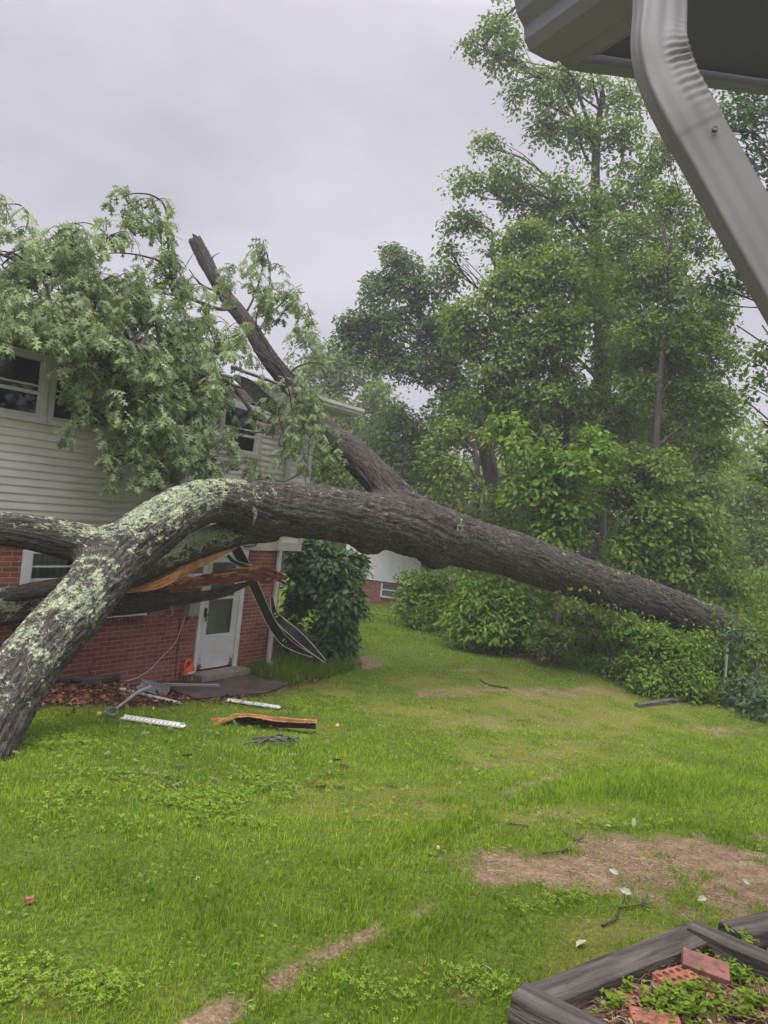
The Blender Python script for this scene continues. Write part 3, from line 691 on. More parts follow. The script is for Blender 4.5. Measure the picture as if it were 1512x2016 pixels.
STEM = [(850, 1048, 12.9, 62, .4), (800, 1000, 12.6, 66, .4), (755, 955, 12.5, 64, .35), (702, 900, 12.7, 60, .25), (650, 861, 12.9, 52, .2), (612, 806, 13.1, 44, .15), (570, 757, 13.4, 37, .15), (528, 704, 13.6, 34, .15), (490, 640, 13.8, 30, .15), (448, 588, 14.0, 28, .15), (418, 538, 14.1, 25, .15), (402, 508, 14.2, 28, .12), (388, 480, 14.25, 25, .1)]
LIMB1 = [(235, 1090, 8.05, 80, .9), (190, 1078, 8.0, 76, .95), (130, 1062, 7.9, 72, .85), (60, 1048, 7.8, 67, .75), (0, 1041, 7.7, 64, .7), (-80, 1033, 7.5, 60, .6), (-260, 1010, 7.2, 56, .5), (-480, 960, 7.0, 48, .5), (-700, 930, 6.9, 36, .4)]
LIMB2 = [(535, 1030, 10.95, 72, .9), (479, 1047, 10.7, 50, 1.5), (416, 1063, 10.45, 54, 1.6), (350, 1087, 10.2, 56, 1.5), (300, 1112, 10.05, 52, 1.4), (262, 1132, 9.95, 46, 1.3), (200, 1148, 9.7, 36, .9), (120, 1154, 9.4, 32, .5), (60, 1164, 9.2, 33, .4), (0, 1176, 9.0, 34, .5), (-60, 1190, 8.9, 34, .5), (-250, 1215, 8.6, 30, .5), (-450, 1210, 8.4, 24, .4)]
LIMB3 = [(330, 1180, 10.6, 36, .3), (270, 1186, 10.35, 42, .5), (200, 1192, 10.0, 44, .7), (120, 1197, 9.6, 46, .95), (60, 1200, 9.4, 50, 1.0), (0, 1206, 9.1, 52, 1.0), (-60, 1212, 8.9, 54, .9), (-260, 1240, 8.4, 50, .7), (-480, 1280, 7.9, 42, .5), (-640, 1330, 7.6, 34, .4)]
SOL = {}
for k_, rows, n_ in (('main', MAIN, 26), ('stem', STEM, 20), ('limb1', LIMB1, 22), ('limb2', LIMB2, 18), ('limb3', LIMB3, 14)): SOL[k_] = px_path(rows, n_)
KN = [(at(858, 1090, 12.85), 66 / 2 * 12.85 / F), (at(727, 1060, 12.0), 66 / 2 * 12.0 / F), (at(505, 975, 10.5), 40 / 2 * 10.5 / F)]
def sdf_path(p, path):
    P, R_, _ = path; P = P[::3]; R_ = R_[::3]; best = np.full(len(p), 9.)
    for i in range(len(P) - 1):
        a, b = P[i], P[i + 1]; ab = b - a; t = np.clip(((p - a) @ ab) / (ab @ ab), 0, 1)
        d = np.linalg.norm(p - (a + t[:, None] * ab), axis=1) - (R_[i] * (1 - t) + R_[i + 1] * t)
        best = np.minimum(best, d)
    return best
def smin(a, b, k): h = np.clip(.5 + .5 * (b - a) / k, 0, 1); return b * (1 - h) + a * h - k * h * (1 - h)
def bark_obj(name, key, others, parent, sides=96, cut=0, amp=.025, knobs=False, jag=False):
    P, R_, li = SOL[key]; T, A, B = frames(P)
    step = .02; seg = np.concatenate([[0], np.cumsum(np.linalg.norm(np.diff(P, axis=0), axis=1))])
    m = int(seg[-1] / step); s = np.linspace(0, seg[-1], m)
    ip = lambda a: np.stack([np.interp(s, seg, a[:, k]) for k in range(3)], -1)
    P2, A2, B2 = ip(P), ip(A), ip(B); R2 = np.interp(s, seg, R_); L2 = np.interp(s, seg, li); T2 = norm(np.gradient(P2, axis=0)); A2 = norm(A2 - T2 * (A2 * T2).sum(1, keepdims=True)); B2 = np.cross(T2, A2)
    an = np.linspace(0, 2 * np.pi, sides, endpoint=False)
    D = A2[:, None] * np.cos(an)[None, :, None] + B2[:, None] * np.sin(an)[None, :, None]
    ctr = np.repeat(P2, sides, 0); D = D.reshape(-1, 3); rho = np.repeat(R2, sides); L3 = np.repeat(L2, sides); S3 = np.repeat(s, sides); A3 = np.tile(an, m)
    tcv = np.stack([np.cos(A3) * .3, np.sin(A3) * .3, S3], -1) + {'main': 0, 'stem': 40, 'limb1': 80, 'limb2': 120, 'limb3': 160}[key]
    if others or knobs:
        base = rho.copy()
        for it in range(6):
            p = ctr + D * rho[:, None]; d = rho - base
            for o in others: d = smin(d, sdf_path(p, SOL[o]), .16)
            if knobs:
                for c, r_ in KN: d = smin(d, np.linalg.norm(p - c, axis=1) - r_, .14)
            rho = rho - np.clip(d, -.12, .12) * .8
        rho = np.clip(rho, base * .8, base * 1.5 + .1)
    # fissured bark relief, elongated along the stem
    cx, cy = np.cos(A3) * 3.2, np.sin(A3) * 3.2
    warp = 1.3 * fbm(S3 * 2 + 5, A3 * 0 + cx, 2)
    f1 = fbm((cx + warp) * 2.6 + 11, S3 * 2.3 + cy * 2.6, 3); f2 = fbm(cy * 3.3 + warp + 31, S3 * 3.1 - cx * 2.1, 3)
    rel = 1 - np.abs(2 * f1 - 1) * 2.2 - np.abs(2 * f2 - 1) * 1.3
    low = fbm(cx * .35 + 3, S3 * 1.1 + cy * .35, 3) - .5
    rho = rho * (1 + (.36 if key == 'stem' else .17) * low) + amp * rel * np.clip(base_r := np.repeat(R2, sides) / .3, .3, 1)
    V = ctr + D * rho[:, None]
    if jag:
        e = S3 > seg[-1] - .25; V[e] += np.repeat(T2, sides, 0)[e] * (.35 * (fbm(A3[e] * 3, A3[e] * 0, 3) - .35))[:, None] * ((S3[e] - seg[-1] + .25) / .25)[:, None]
    up = np.clip(D[:, 2] * .5 + .62, .15, 1.0); cam_side = 1
    i = np.arange(m - 1)[:, None] * sides; j = np.arange(sides)[None]
    Fq = np.stack([i + j, i + (j + 1) % sides, i + sides + (j + 1) % sides, i + sides + j], -1).reshape(-1, 4)
    caps = [np.array([list(range(sides))[::-1]]), np.array([list(range((m - 1) * sides, m * sides))])]
    return mesh_np(name, V, [Fq] + caps, bark, parent, smooth=True, attrs={'tc': ('FLOAT_VECTOR', 'POINT', tcv), 'lichen': ('FLOAT', 'POINT', L3 * up)})
oak = empty('fallen_tree', tuple(at(1440, 1240, 17.6)))
tag(oak, 'huge uprooted oak lying over the lawn and across the house roof, lichen on its bark', 'tree')
bark_obj('trunk', 'main', ['stem', 'limb1'], oak, 128, knobs=True)
bark_obj('limb', 'stem', ['main'], oak, 72, jag=True, amp=.026)
bark_obj('limb', 'limb1', ['main'], oak, 80)
bark_obj('limb', 'limb2', [], oak, 64)
bark_obj('limb', 'limb3', ['limb2'], oak, 64)
# splintered wood
def wood_mat(name, a, b, c, rough=.6):
    m = mat(name, b, rough, .3); n = NB(m); t = n.attr('tc').outputs['Vector']; mp_ = n.n('ShaderNodeMapping'); mp_.inputs['Scale'].default_value = (1, 1, .06); n.l(t, mp_.inputs[0])
    f = n.noise(mp_.outputs[0], 60, 5, .7); g = n.noise(t, 5, 3)
    n.color(n.mix(n.ramp(g, (.4, 0.), (.65, .6)), n.ramp(f, (.3, a), (.52, b), (.72, c)), a)); n.bump(f, .8, .008); return m
wood_o = wood_mat('fresh_wood_mat', (.30, .12, .04), (.58, .30, .12), (.74, .48, .25))
wood_r = wood_mat('red_wood_mat', (.10, .030, .018), (.20, .062, .036), (.40, .17, .085))
def slab(name, rows, m, parent, n=14, depth=.5, jag=.0, seed=0, both=True):
    """flat-topped split timber: rows px,py_top,py_bottom,depth ; a wedge of wood with real thickness"""
    R_ = np.array(rows, float); top = catmull(np.array([at(a, b, d) for a, b, c, d in rows]), n); bot = catmull(np.array([at(a, c, d) for a, b, c, d in rows]), n)
    k = 9; u = np.linspace(0, 1, k); rg = np.random.default_rng(seed); V = []; nn = len(top)
    h = np.linalg.norm(top - bot, axis=1)
    for i in range(nn):
        back = norm((top[i] + bot[i]) / 2 - CAM) * max(h[i], .02) * depth
        fr_ = top[i] + (bot[i] - top[i]) * u[:, None]; wav = (fbm(u * 7 + seed, np.full(k, i * .08), 3) - .5)[:, None]
        fr_ = fr_ + norm(CAM - fr_) * wav * h[i] * .35 + (bot[i] - top[i]) * (rg.random((k, 1)) - .5) * jag
        V += list(fr_) + list(fr_[::-1] + back)
    kk = 2 * k; V = np.array(V); i = np.arange(nn - 1)[:, None] * kk; j = np.arange(kk)[None]
    Fq = np.stack([i + j, i + (j + 1) % kk, i + kk + (j + 1) % kk, i + kk + j], -1).reshape(-1, 4)
    s = np.repeat(np.arange(nn) * .05, kk); uu = np.tile(np.concatenate([u, u[::-1] + 1.3]), nn)
    tcv = np.stack([uu * .18, uu * .05 + seed, s], -1)
    caps = [np.array([list(range(kk))[::-1]]), np.array([list(range((nn - 1) * kk, nn * kk))])]
    return mesh_np(name, V, [Fq] + caps, m, parent, attrs={'tc': ('FLOAT_VECTOR', 'POINT', tcv), 'lichen': ('FLOAT', 'POINT', np.zeros(len(V)))})
# bark underside of the split branch, then its red and orange broken faces
slab('split_bark', [(235, 1166, 1200, 10.3), (290, 1168, 1196, 10.5), (350, 1166, 1192, 10.8), (400, 1163, 1184, 11.0), (440, 1156, 1176, 11.2), (475, 1147, 1160, 11.4), (500, 1144, 1148, 11.5)], bark, oak, depth=1.0, seed=5)
slab('splintered_wood', [(250, 1158, 1168, 10.25), (300, 1152, 1164, 10.4), (350, 1145, 1160, 10.65), (383, 1136, 1157, 10.8), (416, 1128, 1153, 10.95), (466, 1120, 1147, 11.2), (500, 1116, 1143, 11.4), (520, 1117, 1149, 11.5), (540, 1122, 1147, 11.55), (562, 1134, 1138, 11.6)], wood_r, oak, depth=.55, jag=.09, seed=9)
slab('splintered_wood', [(230, 1150, 1168, 10.1), (300, 1130, 1161, 10.12), (350, 1110, 1142, 10.2), (383, 1101, 1124, 10.3), (416, 1089, 1107, 10.4), (449, 1081, 1089, 10.55), (475, 1071, 1074, 10.65)], wood_o, oak, depth=.6, jag=.12, seed=12)
slab('splintered_wood', [(240, 1158, 1168, 10.0), (300, 1146, 1162, 10.0), (340, 1128, 1146, 10.05), (372, 1112, 1120, 10.1)], wood_o, oak, depth=.5, jag=.1, seed=22)
rg = np.random.default_rng(5); T_V, T_F, cnt_, tcs = [], [], 0, []
for i in range(46):
    a = rg.uniform(250, 520); 
    if i < 26: p = at(a, 1166 - (a - 250) * .17 + rg.uniform(-8, 4), 10.15 + (a - 250) * .004); q = p + WD * rg.uniform(.12, .5) * rg.choice([1, 1, -1]) + np.array([0, 0, rg.uniform(-.01, .12)])
    else: p = at(rg.uniform(505, 550), rg.uniform(1124, 1148), 11.5); q = p + WD * rg.uniform(.04, .2) + np.array([0, 0, rg.uniform(-.03, .03)])
    V, Fq = tube_arrays(np.array([p, (p + q) / 2, q]), np.array([.014, .009, .001]) * rg.uniform(.5, 1.3), 4); T_V.append(V); T_F.append(Fq + cnt_); cnt_ += len(V)
V = np.vstack(T_V); mesh_np('splinters', V, np.vstack(T_F), wood_o, oak, attrs={'tc': ('FLOAT_VECTOR', 'POINT', V * [1, 1, .2])})
# little torn stub with dangling bark at the crook
T_ = Tubes(); T_.add([at(497, 1000, 10.2), at(503, 1012, 10.15), at(500, 1030, 10.15)], np.array([.035, .03, .01]), 7); T_.add([at(500, 990, 10.3), at(492, 1004, 10.2), at(505, 1006, 10.15), at(497, 1034, 10.2)], np.array([.02, .03, .02, .006]), 6)
T_.build('torn_stub', noisy('stub_mat', (.04, .03, .025), (.20, .18, .16), 30, .8, .5), oak)

# twigs and leaves of the fallen crown
twm = noisy('twig_mat', (.035, .03, .025), (.09, .075, .06), 12, .8, .3)
tw = Tubes()
def wp(px, py, off): return wall_at(px, py, off)
TW = [([(462, 606), (430, 608), (380, 590), (330, 578), (280, 572), (235, 558), (200, 553)], .04, -1.1), ([(345, 575), (333, 520), (331, 460), (325, 408), (300, 385), (265, 381), (240, 388)], .022, .1),
      ([(340, 575), (318, 520), (285, 505), (240, 498), (200, 500)], .02, .1), ([(228, 498), (215, 470), (190, 446), (160, 438), (130, 447)], .012, .2), ([(52, 452), (55, 428), (42, 405), (15, 402), (-20, 408)], .012, .3),
      ([(530, 690), (505, 640), (512, 600), (530, 560), (530, 520), (520, 485), (505, 480)], .016, .0), ([(515, 625), (545, 592), (575, 570), (595, 560)], .012, .1), ([(365, 590), (350, 560), (362, 530), (380, 500)], .012, 0),
      ([(600, 925), (560, 948), (520, 942), (470, 955)], .012, .9), ([(655, 928), (610, 895), (560, 898), (530, 896)], .010, 1.0), ([(520, 850), (480, 855), (455, 872)], .012, .5), ([(395, 700), (400, 760), (398, 830)], .02, .4),
      ([(200, 720), (250, 745), (290, 770), (330, 800), (350, 860)], .02, .7), ([(150, 560), (80, 530), (0, 500)], .05, 0.), ([(250, 760), (190, 800), (140, 820)], .012, .8), ([(300, 600), (320, 700), (330, 800), (300, 880)], .02, .8),
      ([(500, 690), (560, 740), (575, 850), (545, 930)], .018, 1.0), ([(90, 560), (110, 620), (160, 690), (170, 740)], .02, .8), ([(395, 560), (380, 545), (368, 556)], .02, -1.2)]
for pts, r_ in (([(478, 628, 13.85), (500, 585, 13.8), (514, 540, 13.7), (520, 495, 13.6), (508, 478, 13.6)], .022), ([(446, 580, 14), (420, 572, 13.9), (392, 556, 13.8), (372, 530, 13.7)], .028), ([(520, 690, 13.6), (512, 650, 13.5), (540, 612, 13.4), (575, 580, 13.3), (600, 575, 13.3)], .022),
                ([(505, 660, 13.7), (480, 655, 13.5), (440, 668, 13.3), (400, 665, 13.2)], .03), ([(560, 745, 13.4), (590, 720, 13.3), (630, 715, 13.2), (650, 735, 13.1)], .02), ([(410, 525, 14.1), (420, 505, 14.1), (432, 498, 14.1)], .016),
                ([(392, 490, 14.2), (378, 478, 14.2), (374, 470, 14.2)], .02), ([(396, 490, 14.2), (398, 476, 14.2)], .025), ([(545, 735, 13.4), (520, 715, 13.3), (512, 720, 13.3)], .02)):
    P = catmull([at(*p) for p in pts], 6); bt_ = Tubes(); bt_.add(P, np.linspace(r_, r_ * .3, len(P)), 6); bt_.build('branch', twm, oak)
for pts, r_, off in TW:
    P = catmull([wp(a, b, off) for a, b in pts], 8); bt_ = Tubes(); bt_.add(P, np.linspace(r_, r_ * .35, len(P)), 6); bt_.build('branch', twm, oak)
LOBES = [(50, 585, 120, 85, .1), (30, 500, 80, 60, 0), (100, 530, 80, 55, 0), (190, 600, 90, 80, .3), (60, 618, 95, 40, .5), (40, 622, 80, 24, .95), (95, 612, 70, 24, .95), (20, 600, 60, 26, .95), (150, 625, 60, 26, .95), (300, 640, 95, 85, .4), (250, 740, 105, 90, .75), (205, 680, 50, 45, .8), (350, 780, 105, 105, .75), (420, 690, 75, 75, .4), (300, 860, 65, 85, .85), (225, 900, 38, 50, .9),
         (400, 880, 60, 65, .8), (395, 815, 30, 45, .6), (470, 925, 55, 16, .9), (556, 850, 26, 80, 1.0), (575, 775, 30, 36, .8), (370, 915, 60, 26, .9), (170, 520, 60, 40, .1), (240, 560, 60, 40, .1), (362, 560, 26, 36, 0), (500, 572, 34, 46, .0), (508, 512, 32, 32, .1), (470, 540, 20, 24, -.2), (252, 398, 22, 12, .15), (285, 410, 26, 18, .15), (300, 450, 26, 24, .15), (318, 480, 16, 24, .15),
         (575, 600, 32, 38, .1), (540, 580, 24, 30, .1), (210, 470, 25, 20, .2), (140, 475, 40, 28, .1), (10, 420, 22, 28, .3), (590, 790, 35, 40, .9), (640, 880, 18, 35, .9), (600, 850, 25, 35, .95), (150, 838, 14, 8, .85), (415, 735, 34, 44, .5), (410, 640, 36, 36, 0), (330, 545, 34, 40, .1), (512, 655, 14, 24, -.3), (330, 715, 110, 60, .6), (620, 705, 42, 26, -.9)]
rng = np.random.default_rng(21); LP, LT, LN, LS, LO = [], [], [], [], []
for (cx, cy, rx, ry, off) in LOBES:
    ns = int(rx * ry / 205) + 2; cl_ = wp(cx, cy, off)
    for k in range(ns):
        r_ = rng.random() ** .5; a = rng.uniform(0, 2 * np.pi)
        s0 = wp(cx + rx * r_ * .8 * np.cos(a), cy + ry * r_ * .8 * np.sin(a) - 6, off + rng.uniform(-.5, .45) * min(rx, ry) / 90.)
        if rx * ry > 1400 and fbm(s0[0] * 2.0 + 5, s0[2] * 2.0 + s0[1], 3) < .445: continue
        hd = norm(np.array([rng.normal(), rng.normal(), .1]) + WN * .35); ln = rng.uniform(.22, .5)
        q = np.array([s0, s0 + hd * ln * .45 + [0, 0, .06], s0 + hd * ln * .8 - [0, 0, ln * .25], s0 + hd * ln * .95 - [0, 0, ln * .8]]); P = catmull(q, 3)
        tw.add(P, np.linspace(.007, .002, len(P)), 4)
        if rng.random() < .35: tw.add(catmull([s0, (s0 + cl_) / 2 + rng.normal(0, .06, 3), cl_], 3), np.linspace(.007, .013, 7), 4)
        tone = .5 + .18 * rng.normal()
        for t_ in (3, 5, 7, 9, 9):
            c = P[t_]; nl = int(rng.integers(3, 7)) + (2 if t_ == 9 else 0); tdir = norm(P[min(t_ + 1, 9)] - P[t_ - 1])
            for qn in range(nl):
                aa = rng.uniform(0, 2 * np.pi); dr = norm(tdir * .5 + np.array([.85 * math.cos(aa), .85 * math.sin(aa), rng.uniform(-1.2, .2)]))
                LP.append(c + dr * .02 + rng.normal(0, .015, 3)); LT.append(dr); LN.append(norm(np.array([rng.normal(0, .55), rng.normal(0, .55), .8]) + WN * rng.uniform(-.2, 1.3))); LS.append(rng.uniform(.09, .185)); LO.append(tone + .17 * rng.normal())
two_ = tw.build('twigs', twm, oak); two_['kind'] = 'stuff'
oakl = leaf_mat('oak_leaf_mat', (.075, .115, .045), (.22, .295, .13), (.42, .50, .28), .42, .4, .25)
leaves_obj('foliage', OAK, np.array(LP), np.array(LT), np.array(LN), np.array(LS), np.array(LO), oakl, oak)

# ------------------------------------------------------------------ standing trees and shrubs
trunkm = noisy('woodland_bark_mat', (.03, .026, .022), (.10, .085, .07), 8, .9, .8, .03, stretch=(1, 1, .25))
LM = {
    'mid': leaf_mat('leaf_mid_mat', (.048, .088, .012), (.15, .235, .028), (.28, .38, .06)),
    'dark': leaf_mat('leaf_dark_mat', (.038, .074, .016), (.10, .17, .036), (.20, .28, .07)),
    'bright': leaf_mat('leaf_bright_mat', (.05, .105, .010), (.14, .25, .022), (.27, .40, .05)),
    'yellow': leaf_mat('leaf_yellow_mat', (.07, .11, .02), (.16, .23, .045), (.30, .36, .10)),
    'blue': leaf_mat('leaf_blue_mat', (.035, .065, .03), (.08, .14, .06), (.17, .24, .12)),
    'gloss': leaf_mat('leaf_gloss_mat', (.030, .065, .016), (.07, .15, .035), (.15, .27, .08), .35, .3, .45)}
FWD = np.array([0, 1., 0])
def make_tree(name, label, cat, trunk, lobes, leafm, leaf, per, seed, group=None, tpl=LEAF4, tr=None, spray=.38, droop=.25, gap=.42, limb_r=.05, density=1.0, under=0.0):
    """trunk: rows (px,py,depth,diameter px); lobes: (px,py,rx,ry,depth)"""
    rng = np.random.default_rng(seed)
    TP = np.array([at(a, b, c) for a, b, c, d in trunk]); TR = np.array([d / 2 * c / F for a, b, c, d in trunk])
    TPc = catmull(TP, 6); TRc = catmull(np.stack([TR, TR, TR], -1), 6)[:, 0]
    g = TPc[0].copy(); gg = float(gz(g[0], g[1])); base = empty(name, (float(g[0]), float(g[1]), gg)); tag(base, label, cat, group)
    tb_ = Tubes()
    if g[2] > gg + .05: TPc = np.vstack([[g[0], g[1], gg - .15], TPc]); TRc = np.concatenate([[TRc[0] * 1.15], TRc])
    tb_.add(TPc, TRc, 10)
    Ps, Ts, Ns, Ss, To = [], [], [], [], []
    for (px, py, rx, ry, d) in lobes:
        c = at(px, py, d); a_ = rx * d / F; b_ = ry * d / F; dep = min((a_ + b_) / 2, 2.2)
        vol = a_ * b_ * 3.14; nc = int(per * vol * density * 3.6) + 3
        dirs = norm(rng.normal(size=(nc * 2, 3))); rr = rng.random(nc * 2) ** .42
        off = dirs * rr[:, None] * np.array([a_, dep, b_]); cc = c + off
        # ragged outline and gaps
        q = fbm(cc[:, 0] * .9 + seed, cc[:, 2] * .9 + cc[:, 1] * .5, 3)
        keep = q > gap - .06 * (1 - rr); cc = cc[keep][:nc]; off = off[keep][:nc]
        # limb from the trunk
        dz = c[2] - TPc[:, 2]; hd = np.hypot(c[0] - TPc[:, 0], c[1] - TPc[:, 1]); cost = np.abs(dz - hd * .7) + .3 * hd
        i0 = int(np.argmin(cost[:-2])) if len(cost) > 3 else 0; s0 = TPc[i0]; L_ = np.linalg.norm(c - s0)
        midp = (s0 + c) / 2 + np.array([rng.normal() * .13 * L_, rng.normal() * .13 * L_, (.10 + .08 * rng.normal()) * L_])
        r0_ = min(TRc[i0] * .55, limb_r * .6 + .006 * L_); lp = catmull([s0, (s0 * .6 + midp * .4) + rng.normal(size=3) * .035 * L_, midp, (midp + c) / 2 + rng.normal(size=3) * .06 * L_, c], 4); tb_.add(lp, np.linspace(r0_, r0_ * .4, len(lp)), 6)
        for k in rng.choice(len(cc), min(len(cc), 9), replace=False) if len(cc) else []:
            e = cc[k]; h = lp[rng.integers(len(lp) // 2, len(lp))]; m2 = (h + e) / 2 + rng.normal(size=3) * .1
            tb_.add(catmull([h, m2, e], 4), np.linspace(r0_ * .4, .006, 9), 4)
        for k in range(len(cc)):
            nl = int(rng.integers(14, 26)); o = norm(off[k] * [1, 1, .6] + 1e-4)
            up = norm(np.array([0, 0, 1.]) * 1.0 + .5 * o + rng.normal(0, .25, 3)); u1 = norm(np.cross(up, [.3, .5, .1])); u2 = np.cross(up, u1)
            R_ = spray * rng.uniform(.6, 1.25) * (leaf / .14) ** .5; ang = rng.uniform(0, 2 * np.pi, nl); rad = R_ * np.sqrt(rng.random(nl))
            dd = u1 * np.cos(ang)[:, None] + u2 * np.sin(ang)[:, None]
            pos = cc[k] + dd * rad[:, None] + up * rng.normal(0, .05, nl)[:, None] - np.array([0, 0, 1.]) * (rad ** 2 * droop / R_)[:, None]
            Ps.append(pos); Ts.append(dd + rng.normal(0, .5, (nl, 3)) - [0, 0, .35]); Ns.append(up + rng.normal(0, .38, (nl, 3))); Ss.append(leaf * rng.uniform(.65, 1.25, nl))
            To.append(.5 + .14 * rng.normal() + .12 * rng.normal(size=nl) + .35 * (fbm(np.array([cc[k][0] * .4]), np.array([cc[k][2] * .4 + seed]), 2)[0] - .5))
    tb_.build('trunk', tr or trunkm, base)
    leaves_obj('crown', tpl, np.vstack(Ps), np.vstack(Ts), np.vstack(Ns), np.concatenate(Ss), np.concatenate(To), LM[leafm], base)
    return base
GW = 'trees at the edge of the woods'
make_tree('tall_tree', 'tallest tree of the wood with thin open top and thick straight trunk', 'tree',
    [(1160, 1235, 24, 60), (1170, 1040, 24, 46), (1180, 850, 24, 40), (1188, 680, 24, 34), (1176, 560, 24, 26), (1172, 420, 24, 20), (1174, 290, 24, 15), (1186, 180, 24, 9)],
    [(980, 45, 40, 40, 24), (940, 85, 34, 26, 24), (1000, 110, 45, 45, 24), (1050, 180, 55, 45, 24), (1120, 160, 55, 45, 24), (1180, 150, 45, 45, 24), (1230, 190, 50, 50, 24), (1060, 250, 40, 40, 24.3), (1130, 250, 50, 50, 24), (1210, 280, 50, 60, 23.5),
     (960, 290, 36, 30, 24), (930, 355, 50, 28, 24), (1000, 350, 55, 45, 24), (1060, 400, 80, 55, 24), (1150, 390, 90, 70, 23.6), (1250, 380, 70, 70, 24), (920, 440, 50, 35, 24), (980, 470, 70, 45, 23.6), (890, 500, 35, 22, 24), (1060, 500, 90, 60, 23.5), (1170, 510, 90, 60, 23), (1280, 470, 70, 60, 24)],
    'mid', .15, 6.6, 1, GW, spray=.38, gap=.42, density=.95)
make_tree('broad_tree', 'rounded dense tree standing against the sky left of the tall tree', 'tree',
    [(1000, 1215, 27, 34), (960, 900, 27, 30), (900, 745, 27, 24), (850, 660, 27, 16), (800, 580, 27, 9)],
    [(780, 520, 48, 36, 27), (730, 560, 45, 35, 27), (820, 560, 55, 45, 27), (720, 630, 55, 45, 27), (790, 640, 70, 60, 26.7), (870, 620, 55, 60, 26.5), (740, 700, 60, 40, 27), (820, 720, 75, 45, 26.5), (900, 700, 55, 55, 26.3), (690, 660, 38, 30, 27), (880, 540, 30, 28, 27), (900, 780, 60, 40, 26), (770, 495, 25, 18, 27)],
    'dark', .15, 9.5, 2, GW, spray=.36, gap=.38)
make_tree('leafy_tree', 'deep green tree filling the middle of the wood', 'tree',
    [(1095, 1230, 22, 30), (1105, 1000, 22, 26), (1110, 860, 22, 22), (1090, 700, 22, 16), (1070, 580, 22, 9)],
    [(1120, 640, 60, 60, 21), (1090, 790, 60, 45, 21.4), (1075, 775, 60, 35, 20.8), (1130, 770, 40, 35, 21), (1020, 800, 60, 45, 22), (940, 700, 50, 50, 22), (900, 640, 40, 40, 22.5), (1170, 800, 50, 50, 21.8),  (1180, 720, 60, 60, 22.4), (1130, 800, 60, 40, 21.5), (1220, 820, 50, 50, 22.5), (1210, 900, 60, 50, 22.4), (1150, 940, 50, 60, 22.6), (1000, 800, 50, 40, 21.5), (1050, 540, 70, 50, 21.6), (1020, 560, 85, 60, 22), (1110, 540, 80, 60, 21.6), (960, 620, 70, 60, 22), (1060, 640, 95, 65, 21.4), (1160, 620, 60, 60, 22.2), (1000, 710, 90, 60, 21.6), (1100, 720, 70, 55, 21.4), (960, 780, 60, 45, 22), (1040, 470, 50, 40, 22)],
    'mid', .15, 9, 3, GW, spray=.36)
make_tree('slender_tree', 'slender dark-trunked tree right of the thick trunk', 'tree',
    [(1275, 1235, 19.5, 22), (1285, 1000, 19.5, 18), (1292, 860, 19.5, 15), (1300, 740, 19.5, 12), (1310, 600, 19.5, 9), (1320, 480, 19.5, 5)],
    [(1300, 700, 50, 60, 20.6), (1330, 740, 60, 50, 20.4), (1400, 620, 50, 60, 20.4), (1240, 560, 60, 50, 20.6), (1300, 860, 60, 50, 20.6), (1240, 700, 50, 50, 21), (1290, 540, 75, 60, 20), (1380, 480, 60, 55, 20), (1370, 570, 75, 60, 19.6), (1260, 640, 70, 60, 20), (1350, 670, 80, 60, 19.8), (1420, 700, 50, 50, 20), (1260, 760, 70, 45, 20.2), (1370, 790, 75, 60, 20), (1230, 460, 60, 45, 20.5), (1330, 400, 60, 50, 20.5), (1430, 800, 45, 50, 20), (1310, 300, 50, 50, 21), (1400, 880, 60, 45, 20)],
    'mid', .12, 11, 4, GW, spray=.32, gap=.42)
make_tree('dogwood', 'bright broad-leaved small tree in front of the thick trunk', 'tree',
    [(1100, 1230, 17, 14), (1105, 1050, 17, 12), (1095, 930, 17, 10), (1080, 850, 17, 6)],
    [(1050, 790, 50, 30, 17.2), (1110, 830, 60, 38, 16.8), (1160, 870, 48, 36, 17), (1060, 870, 60, 40, 16.8), (1120, 920, 55, 35, 16.6), (1060, 960, 60, 38, 16.8), (1010, 840, 45, 35, 17.4), (1110, 990, 50, 35, 16.8), (1080, 1040, 60, 40, 17)],
    'bright', .165, 13.0, 5, GW, tpl=LEAF6, spray=.34, gap=.42)
make_tree('beech', 'pale green drooping beech beside the dark centre of the wood', 'tree',
    [(930, 1205, 19, 16), (935, 1050, 19, 14), (940, 930, 19, 11), (930, 850, 19, 6)],
    [(900, 850, 60, 35, 19.4), (960, 880, 70, 45, 19), (900, 930, 60, 45, 19), (980, 960, 80, 50, 18.6), (880, 1000, 60, 40, 19), (960, 1050, 80, 45, 18.6), (1030, 1040, 50, 40, 18.6), (870, 890, 40, 40, 19.3)],
    'yellow', .12, 10, 6, GW, spray=.34, droop=.5, gap=.45)
make_tree('maple', 'green maple growing low behind the fallen trunk near the shed', 'tree',
    [(1240, 1240, 18.4, 16), (1245, 1080, 18.4, 14), (1250, 960, 18.4, 10), (1260, 880, 18.4, 6)],
    [(1230, 900, 60, 40, 18.4), (1300, 930, 80, 50, 18.2), (1210, 980, 70, 50, 18.2), (1290, 1020, 90, 55, 18), (1220, 1070, 80, 50, 18), (1370, 1000, 70, 60, 18.4), (1330, 1090, 80, 50, 18), (1400, 1090, 60, 60, 18.4), (1280, 1140, 70, 40, 19.5), (1390, 930, 60, 50, 18.6), (1420, 1160, 50, 45, 19)],
    'mid', .14, 9.0, 7, GW, spray=.34, gap=.42)
